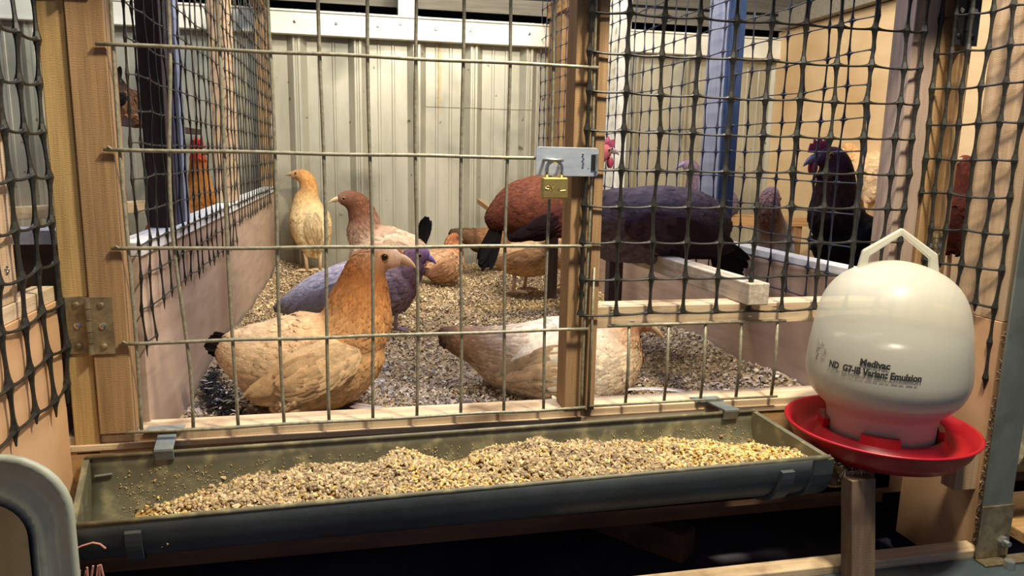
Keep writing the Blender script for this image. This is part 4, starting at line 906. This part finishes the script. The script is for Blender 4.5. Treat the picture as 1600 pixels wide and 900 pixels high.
    if eye:
        ex, ey, er = eye; c = W3(ex, ey); k = int(np.argmin(np.linalg.norm(SA[:, :3]-c, axis=1)/SA[:, 3])); dlt = (c-SA[k, :3])@NAx[k]; hw = SA[k, 3]*BA[k]*math.sqrt(max(.1, 1-(dlt/SA[k, 3])**2))*.95; r_ = er*sc_
        for sd in (-1, 1):
            e_ = MB(); q = c+lat*sd*(hw-r_*.35); e_.ball(q, r_, 12); eo = e_.build('eye', M['eye'], t, smooth=True)
            m_ = MB(); ring = []; 
            for k2 in range(17): an = 2*math.pi*k2/16; ring.append(q+lat*sd*r_*.45+(dirx*math.cos(an)+np.array([0, 0, 1])*math.sin(an))*r_*1.0)
            m_.tube(ring, r_*.22, 6, cap=False); ro = m_.build('eye_ring', M['iris'], t, smooth=True); ro.parent = eo
    if comb:
        pts, cc_ = comb; n = len(pts); m_ = MB(); P = [W3(*p) for p in pts]; th = max(.003, 2.2*sc_); V2 = []; cen = sum(P)/n
        for s_ in (-1, 1):
            for p in P: V2.append(p+lat*th*s_*.5)
            V2.append(cen+lat*th*s_*1.6)
        F2 = [(i, (i+1) % n, n) for i in range(n)]+[(n+1+(i+1) % n, n+1+i, 2*n+1) for i in range(n)]+[(i, n+1+i, n+1+(i+1) % n, (i+1) % n) for i in range(n)]
        m_.add(V2, F2, rgb(*cc_)); m_.build('comb', M['skin'], t)
    if wattle:
        for sd in (-1, 1):
            x, y, r_, cc_ = wattle; c = W3(x, y)+lat*sd*r_*sc_*.5; MB().ball(c, r_*sc_, 12, .55, .4, 1.1, rgb(*cc_)).build('wattle', M['skin'], t, smooth=True)
    # ear patch of bare skin on the face
    return t

BUFF = (206, 170, 122); OR = (190, 118, 52); CREAM = (222, 196, 156)
bird('hen', 'buff hen with orange neck standing side on closest behind the wire door', 'hen',
     [(342, 541, 14), (356, 545, 29), (390, 554, 50), (432, 564, 70), (478, 568, 79), (522, 560, 72), (556, 544, 56), (582, 526, 34), (596, 518, 12)],
     neck=[(528, 550, 52), (555, 508, 54), (563, 468, 46), (568, 441, 37), (575, 418, 30), (590, 403, 23), (604, 402, 20), (618, 405, 15), (627, 407, 10)],
     yaw=0, Y=.22, cols=[(112, 84, 58), (190, 156, 122), (210, 182, 148), (216, 188, 152), (214, 182, 140), (210, 172, 124), (206, 160, 108), (208, 154, 100), (204, 146, 92)], ncols=[(212, 160, 106), (198, 140, 84), (184, 122, 66), (174, 108, 54), (160, 98, 50), (216, 164, 122), (244, 206, 174), (244, 208, 176), (236, 190, 156)],
     wing=((562, 536), (408, 586), 38, (222, 190, 146), (212, 178, 134)), tail=((366, 541), (319, 539), .55, 34, (30, 22, 18), (20, 16, 14)), legs=((455, 655, 452, 720, -1), (512, 655, 516, 722, 1)),
     beak=((623, 405), (652, 414), 16), beakc=(226, 186, 146), eye=(600, 400, 5.5), comb=([(608, 392), (614, 385), (619, 389), (624, 387), (628, 393), (632, 398), (620, 398)], (200, 130, 96)), nf=3600, seed=1, face=.83, wf=.80, fsize=1.0, legc=(110, 72, 58), mottle=.10)
bird('hen', 'cream and brown hen with dark tail pecking behind the middle post', 'hen',
     [(688, 518, 8), (708, 528, 20), (745, 540, 30), (790, 556, 50), (845, 570, 72), (900, 573, 76), (945, 565, 64), (980, 552, 42), (1000, 545, 16)],
     neck=[(935, 555, 40), (965, 530, 38), (980, 510, 28), (992, 503, 21), (1006, 506, 15), (1016, 512, 9)],
     yaw=0, Y=.26, cols=[(60, 44, 36), (90, 66, 52), (136, 98, 70), (190, 158, 126), (230, 216, 194), (236, 224, 204), (232, 214, 182), (218, 180, 136), (210, 164, 118)], ncols=[(226, 196, 156), (206, 154, 106), (176, 112, 64), (176, 108, 66), (190, 130, 100), (196, 140, 110)],
     wing=((905, 545), (782, 562), 44, (232, 220, 200), (214, 186, 152)), tail=((722, 528), (682, 532), .42, 20, (62, 46, 36), (38, 28, 24)), legs=((850, 640, 850, 720, -1), (900, 640, 905, 720, 1)),
     beak=((1014, 510), (1040, 527), 12), eye=(1000, 503, 4), nf=3400, seed=2, face=.80, wf=.80, legc=(120, 84, 66), mottle=.16)
bird('hen', 'lavender grey hen with purple brown neck behind the buff hen', 'hen',
     [(430, 482, 6), (455, 475, 18), (500, 461, 33), (550, 452, 44), (598, 448, 48), (630, 446, 38), (650, 444, 14)],
     neck=[(606, 445, 34), (630, 425, 32), (644, 412, 24), (650, 404, 19), (660, 401, 16), (668, 404, 10)],
     yaw=0, Y=.84, cols=[(60, 60, 70), (150, 148, 160), (172, 168, 182), (176, 170, 184), (160, 144, 154), (116, 86, 88), (104, 76, 78)], ncols=[(128, 98, 104), (104, 74, 76), (104, 76, 84), (104, 78, 104), (120, 90, 136), (124, 96, 148)],
     wing=((590, 435), (470, 470), 24, (176, 172, 186), (158, 152, 168)), tail=((448, 476), (428, 485), .4, 8, (40, 40, 48), (22, 22, 28)), legs=((618, 482, 617, 520, -1), (600, 482, 598, 522, 1)),
     beak=((667, 402), (683, 410), 10), eye=(655, 398, 3), comb=([(650, 389), (655, 384), (660, 388), (665, 386), (670, 394), (660, 396)], (110, 80, 140)), nf=1800, seed=3, face=.83, legc=(170, 150, 150), beakc=(130, 110, 170))
bird('hen', 'chestnut headed hen with pale speckled back and raised black tail, facing left', 'hen',
     [(664, 394, 14), (648, 394, 27), (612, 396, 42), (585, 396, 42), (560, 394, 30), (546, 392, 12)],
     neck=[(590, 390, 34), (572, 366, 29), (568, 342, 23), (560, 322, 19), (547, 312, 15), (536, 311, 11), (529, 313, 7)],
     yaw=0, Y=1.28, cols=[(150, 120, 96), (196, 168, 140), (208, 184, 160), (196, 168, 140)], ncols=[(160, 118, 90), (116, 70, 46), (108, 64, 40), (100, 58, 38), (104, 68, 50), (134, 104, 88), (150, 120, 104)],
     wing=((590, 380), (662, 402), 24, (200, 172, 146), (176, 146, 120)), tail=((656, 392), (668, 335), .17, 22, (22, 20, 20), (12, 12, 14)), legs=((600, 430, 600, 464, -1), (585, 430, 585, 462, 1)),
     beak=((530, 311), (512, 315), 8), eye=(537, 310, 2.6), nf=1700, seed=4, face=.83, legc=(190, 150, 120), mottle=.18)
bird('hen', 'pale yellow hen standing alert at the back left by the metal wall', 'hen',
     [(494, 402, 6), (490, 390, 17), (486, 368, 28), (482, 340, 30), (480, 315, 22), (482, 298, 15), (480, 284, 13), (472, 275, 11), (463, 273, 8), (456, 274, 5)],
     -.5, 1.86, [(210, 180, 130), (226, 202, 150), (232, 212, 164), (228, 206, 158), (216, 180, 122), (200, 146, 84), (196, 140, 78), (204, 150, 92), (214, 170, 130), (214, 170, 130)],
     wing=((500, 330), (506, 385), 13, (226, 204, 158), (206, 180, 134)), legs=((481, 394, 484, 424, -1), (497, 392, 497, 420, 1)),
     beak=((458, 272), (445, 273), 7), eye=(466, 271, 2), nf=1300, seed=5, face=.83, legc=(206, 180, 140), mottle=.06)
bird('hen', 'speckled brown hen sitting on the litter at the back', 'hen',
     [(662, 424, 8), (672, 418, 22), (692, 413, 29), (708, 410, 26), (722, 406, 12)],
     neck=[(700, 404, 20), (710, 390, 15), (706, 379, 11), (710, 371, 8), (716, 371, 5)],
     yaw=.3, Y=1.60, cols=[(140, 100, 76), (180, 140, 108), (190, 150, 116), (196, 150, 112)], ncols=[(196, 150, 112), (170, 102, 62), (160, 94, 56), (150, 92, 60), (150, 92, 60)],
     wing=((700, 405), (664, 425), 15, (184, 140, 104), (150, 108, 80)), beak=((716, 371), (724, 374), 5), eye=(712, 370, 1.6), nf=1000, seed=6, face=.84, mottle=.25)
bird('hen', 'dark brown speckled hen at the back, tail pointing left above the sitting hen', 'hen',
     [(703, 364, 5), (716, 366, 10), (742, 372, 16), (772, 380, 26), (800, 386, 30), (822, 380, 22), (834, 366, 13), (842, 358, 10), (850, 358, 6)],
     0, 1.78, [(60, 46, 36), (78, 58, 42), (104, 76, 52), (140, 100, 68), (150, 108, 76), (150, 104, 70), (130, 84, 56), (130, 84, 56), (130, 84, 56)],
     wing=((800, 376), (740, 382), 14, (130, 94, 66), (96, 70, 50)), tail=((716, 366), (700, 364), .5, 8, (66, 52, 40), (38, 30, 24)), legs=((790, 410, 790, 425, -1),), beak=((850, 358), (860, 361), 5), nf=900, seed=7, mottle=.3)
bird('hen', 'chestnut red hen with black drooping tail, red face showing right of the middle post', 'hen',
     [(768, 356, 10), (780, 342, 26), (812, 328, 44), (855, 322, 50), (895, 319, 48), (925, 316, 36), (942, 314, 14)],
     neck=[(896, 318, 34), (912, 298, 30), (920, 272, 19), (930, 250, 14), (943, 238, 13), (953, 235, 9)],
     yaw=0, Y=1.02, cols=[(40, 22, 18), (82, 44, 32), (108, 62, 44), (104, 58, 42), (96, 52, 38)], ncols=[(96, 52, 38), (86, 46, 36), (96, 54, 46), (140, 84, 86), (166, 84, 96), (166, 84, 96)],
     wing=((900, 325), (802, 362), 24, (92, 48, 42), (40, 26, 30)), tail=((782, 340), (752, 426), .16, 20, (22, 16, 16), (12, 10, 12)), legs=((870, 368, 872, 366, -1), (885, 368, 886, 366, 1)),
     beak=((958, 236), (968, 240), 8), eye=(949, 235, 2.8), comb=([(938, 226), (941, 214), (946, 220), (950, 212), (954, 220), (959, 217), (961, 230), (950, 230)], (150, 66, 92)), wattle=(953, 254, 8, (150, 48, 70)), beakc=(150, 130, 140), nf=2200, seed=8, face=.80, mottle=.16, foot_z=.266, skinc=(190, 80, 90), bare=.60)
bird('hen', 'purplish black hen perched behind the front netting with its tail to the right', 'hen',
     [(1130, 372, 12), (1116, 360, 36), (1082, 352, 54), (1034, 350, 59), (984, 352, 58), (942, 350, 52), (915, 348, 34), (900, 346, 12)],
     neck=[(948, 342, 38), (918, 318, 30), (907, 300, 19), (900, 293, 15), (892, 293, 8)],
     yaw=0, Y=.40, cols=[(40, 30, 28), (62, 50, 50), (92, 80, 84), (96, 84, 90), (90, 78, 80), (78, 64, 64)], ncols=[(78, 64, 64), (80, 60, 58), (76, 56, 54), (90, 64, 64), (90, 64, 64)],
     wing=((960, 345), (1112, 372), 32, (70, 52, 58), (54, 38, 42)), tail=((1112, 368), (1156, 438), .40, 34, (34, 24, 24), (20, 15, 16)), legs=((1004, 408, 1004, 404, -1), (1018, 408, 1018, 404, 1)),
     beak=((893, 293), (880, 298), 9), eye=(901, 290, 3.2), nf=2600, seed=9, mottle=.14, foot_z=.268)
bird('hen', 'light buff hen walking on the litter below the chestnut hen', 'hen',
     [(768, 396, 6), (780, 400, 15), (802, 404, 25), (832, 403, 29), (858, 398, 27), (876, 394, 20), (887, 392, 8)],
     neck=[(858, 394, 20), (880, 386, 18), (898, 381, 14), (910, 382, 11), (920, 387, 6)],
     yaw=0, Y=1.34, cols=[(160, 124, 84), (196, 158, 116), (210, 176, 136), (206, 168, 126)], ncols=[(206, 168, 126), (170, 112, 74), (140, 84, 54), (140, 84, 54), (150, 100, 70), (150, 100, 70)],
     wing=((850, 388), (776, 404), 12, (200, 156, 108), (180, 136, 92)), legs=((802, 424, 800, 458, -1), (826, 424, 822, 460, 1)), beak=((919, 386), (932, 391), 6), eye=(912, 382, 2), nf=1300, seed=10, legc=(190, 160, 130), mottle=.1)
# right hand pen
bird('rooster', 'black rooster with purple red comb facing left behind the right netting', 'rooster',
     [(1384, 372, 8), (1370, 368, 26), (1345, 374, 46), (1316, 378, 52), (1292, 376, 36), (1276, 372, 14)],
     neck=[(1318, 362, 42), (1304, 335, 40), (1304, 305, 33), (1306, 282, 29), (1302, 256, 25), (1290, 247, 18), (1278, 247, 11)],
     yaw=0, Y=.40, cols=[(10, 10, 12), (12, 12, 14), (12, 12, 14), (14, 12, 14)], ncols=[(14, 12, 14), (28, 18, 18), (54, 32, 28), (54, 32, 30), (46, 30, 44), (70, 40, 66), (86, 50, 80)],
     wing=((1320, 360), (1378, 385), 30, (20, 18, 24), (14, 13, 17)), tail=((1375, 365), (1425, 345), .4, 14, (18, 18, 24), (10, 10, 14)), legs=((1320, 425, 1320, 500, -1), (1335, 425, 1336, 500, 1)),
     beak=((1276, 248), (1254, 255), 14), eye=(1290, 243, 3.6), beakc=(92, 84, 116), comb=([(1262, 238), (1266, 224), (1270, 230), (1272, 217), (1278, 224), (1281, 213), (1286, 222), (1292, 215), (1293, 228), (1299, 222), (1296, 236), (1280, 240)], (128, 44, 88)), wattle=(1270, 262, 9, (124, 28, 50)), nf=2000, seed=11, mottle=.25)
bird('hen', 'grey breasted hen facing the viewer, left of the black rooster', 'hen',
     [(1215, 420, 10), (1213, 400, 24), (1209, 375, 25), (1204, 350, 18), (1201, 332, 15), (1202, 316, 14), (1205, 306, 11), (1209, 300, 6)],
     .9, .95, [(120, 128, 148), (158, 170, 200), (168, 180, 212), (128, 112, 110), (100, 70, 58), (110, 86, 92), (140, 124, 150), (170, 160, 188)],
     beak=((1208, 301), (1213, 294), 9), eye=(1203, 310, 2.6), legs=((1209, 420, 1209, 440, -1), (1217, 420, 1217, 440, 1)), nf=1100, seed=12, mottle=.14)
bird('hen', 'cream hen on a perch behind the black rooster against the yellow plywood', 'hen',
     [(1398, 285, 8), (1385, 280, 26), (1362, 276, 38), (1342, 262, 34), (1330, 245, 20), (1324, 236, 13), (1318, 236, 8)],
     0, 1.30, [(150, 100, 70), (200, 170, 136), (222, 198, 166), (222, 192, 150), (214, 166, 110), (214, 160, 100), (214, 160, 100)],
     wing=((1350, 262), (1392, 290), 18, (214, 186, 150), (150, 108, 82)), beak=((1317, 236), (1308, 239), 6), legs=((1342, 312, 1342, 345, -1), (1352, 312, 1352, 345, 1)), nf=1200, seed=13, mottle=.1, foot_z=.27)
bird('hen', 'far off lavender headed hen peering out left of the wide blue grey upright', 'hen',
     [(1150, 330, 8), (1135, 322, 24), (1112, 312, 34), (1094, 292, 24), (1086, 272, 14), (1078, 259, 10), (1068, 257, 7)],
     0, 1.55, [(90, 84, 96), (110, 100, 116), (120, 108, 124), (116, 100, 116), (116, 96, 112), (140, 118, 140), (150, 130, 150)],
     beak=((1067, 257), (1052, 263), 7), beakc=(140, 132, 170), eye=(1075, 256, 2.2), legs=((1112, 342, 1112, 352, -1), (1120, 342, 1120, 352, 1)), nf=900, seed=14, foot_z=.24)
bird('hen', 'red brown hen glimpsed through the gap right of the brown uprights', 'hen',
     [(1440, 372, 10), (1460, 360, 34), (1492, 345, 48), (1515, 310, 36), (1512, 275, 20), (1508, 256, 14), (1500, 252, 9)],
     0, .62, [(60, 30, 24), (86, 44, 32), (104, 54, 40), (110, 56, 42), (120, 62, 48), (130, 70, 56), (130, 70, 56)],
     beak=((1500, 252), (1488, 256), 8), eye=(1505, 251, 2.6), legs=((1490, 395, 1490, 440, -1), (1500, 395, 1500, 440, 1)), nf=1100, seed=15)
# left hand pen
bird('rooster', 'red combed orange necked rooster behind the left netting', 'rooster',
     [(240, 392, 10), (255, 372, 30), (285, 352, 42), (306, 318, 32), (311, 285, 19), (310, 258, 13), (310, 242, 12), (315, 238, 8)],
     0, 1.15, [(70, 40, 24), (140, 84, 48), (176, 112, 62), (206, 140, 78), (212, 148, 84), (200, 126, 76), (196, 60, 56), (196, 60, 56)],
     beak=((318, 238), (328, 241), 8), comb=([(296, 236), (298, 216), (303, 224), (306, 208), (311, 220), (316, 212), (318, 226), (322, 230), (308, 238)], (196, 34, 48)), wattle=(313, 252, 8, (190, 30, 44)), eye=(311, 238, 2), legs=((280, 390, 280, 440, -1), (292, 390, 292, 440, 1)), nf=1200, seed=16)
bird('hen', 'black hen with brown and white patches high up behind the left netting', 'hen',
     [(178, 112, 6), (180, 128, 13), (186, 148, 22), (200, 166, 28), (218, 178, 22), (230, 172, 13), (238, 164, 8), (243, 163, 5)],
     0, 1.10, [(20, 20, 22), (26, 26, 28), (36, 32, 32), (110, 80, 60), (160, 120, 86), (60, 46, 40), (60, 46, 40), (60, 46, 40)],
     wing=((205, 160), (184, 150), 12, (36, 32, 30), (20, 20, 22)), tail=((182, 130), (176, 96), .3, 10, (22, 22, 24), (14, 14, 16)), beak=((242, 163), (250, 166), 6), legs=((200, 192, 202, 205, -1), (208, 192, 210, 205, 1)), nf=800, seed=17, mottle=.4, foot_z=.555)
hx_ = float(at(205, 200, 1.10)[0]); tag(MB().bar((hx_, .80, .540), (hx_, 1.98, .540), .03, .02).build('perch_rail', M['dark_post']), 'dark high perch under the black hen in the left pen', 'rail')
tag(MB().bar((1.0, 1.30, .255), (1.85, 1.30, .255), .03, .03).build('perch_rail', M['rail']), 'tan perch under the cream hen in the right pen', 'rail')

# loose feathers and droppings clumps on the litter
def loose_feather(px, py, z, L, W, yaw, c1, c2, label, curl=.3, nm='loose_feather'):
    d = RW@np.array([px-800, py-450, FPX]); t = (z-CAM[2])/d[2]; p = CAM+t*d; V = []; F = []; Cc = []
    dv = np.array([math.cos(yaw), math.sin(yaw), 0]); sv = np.array([-math.sin(yaw), math.cos(yaw), 0]); n = 12
    for i in range(n+1):
        q = i/n; c = p+dv*L*(q-.5)+sv*curl*L*(q-.5)**2*1.2+np.array([0, 0, .006+.012*math.sin(math.pi*q)*0]); w_ = W*math.sin(math.pi*(q*.85+.12))**.7
        for s_ in (-1, 0, 1): V.append(c+sv*w_*.5*s_+np.array([0, 0, .002*(1-abs(s_))])); Cc.append(np.array(rgb(*c1))*(1-q)+np.array(rgb(*c2))*q)
    for i in range(n):
        for s_ in range(2): a = i*3+s_; F.append((a, a+1, a+4, a+3))
    mb = MB(); mb.v = [tuple(map(float, v)) for v in V]; mb.f = F; mb.c = [tuple(c) for c in Cc]
    k = len(mb.v); mb.tube([p+dv*L*(q-.5)+sv*curl*L*(q-.5)**2*1.2+np.array([0, 0, .009]) for q in np.linspace(-.12, 1, 8)], .0008, 5, col=rgb(230, 226, 216))
    tag(mb.build(nm, M['feath'], recalc=False, smooth=True), label, 'feather')
loose_feather(1020, 612, .012, .13, .012, -.25, (220, 218, 222), (190, 186, 190), 'long curved white feather on the litter right of the middle post', -.5)
loose_feather(578, 600, .012, .06, .018, -.2, (214, 214, 224), (190, 190, 206), 'white feather lying right of the buff hen')
loose_feather(590, 578, .012, .05, .014, .2, (196, 196, 210), (170, 170, 190), 'small grey white feather higher up right of the buff hen')
loose_feather(566, 640, .015, .075, .030, -.6, (120, 84, 70), (200, 190, 200), 'broad brown feather just inside the sill right of the buff hen')
loose_feather(745, 620, .012, .04, .012, 1.1, (222, 216, 206), (200, 196, 190), 'tiny white feather in front of the cream and brown hen')
m = MB(); V = []; F = []; Cc = []
for k in range(520):
    u = NR.random(); px = 335+ (u-.5)*20+NR.normal()*14+ (30*(u-.3)); py = 590+u*66+NR.normal()*4; d = RW@np.array([px-800, py-450, FPX]); t = (.010-CAM[2])/d[2]; p = CAM+t*d; p[2] = .010+NR.random()*.02
    p[0] = max(p[0], -.285)
    a = NR.random()*6.283; dd = np.array([math.cos(a), math.sin(a), NR.normal()*.3]); dd /= np.linalg.norm(dd); s_ = np.cross(dd, [0, 0, 1]); s_ /= np.linalg.norm(s_); n_ = np.cross(s_, dd)
    c = np.array(rgb(*((28, 30, 36) if NR.random() < .88 else (200, 196, 190)))); feather_add(V, F, Cc, p, dd, s_, n_, .015, .004, c, c*.8, lift=.25, curl=.3)
m.v = [tuple(map(float, v)) for v in V]; m.f = F; m.c = [tuple(np.clip(c, 0, 1)) for c in Cc]
tag(m.build('feather_clump', M['feath'], recalc=False, smooth=True), 'clump of black and white down on the litter in the front left corner', 'feathers', kind='stuff')
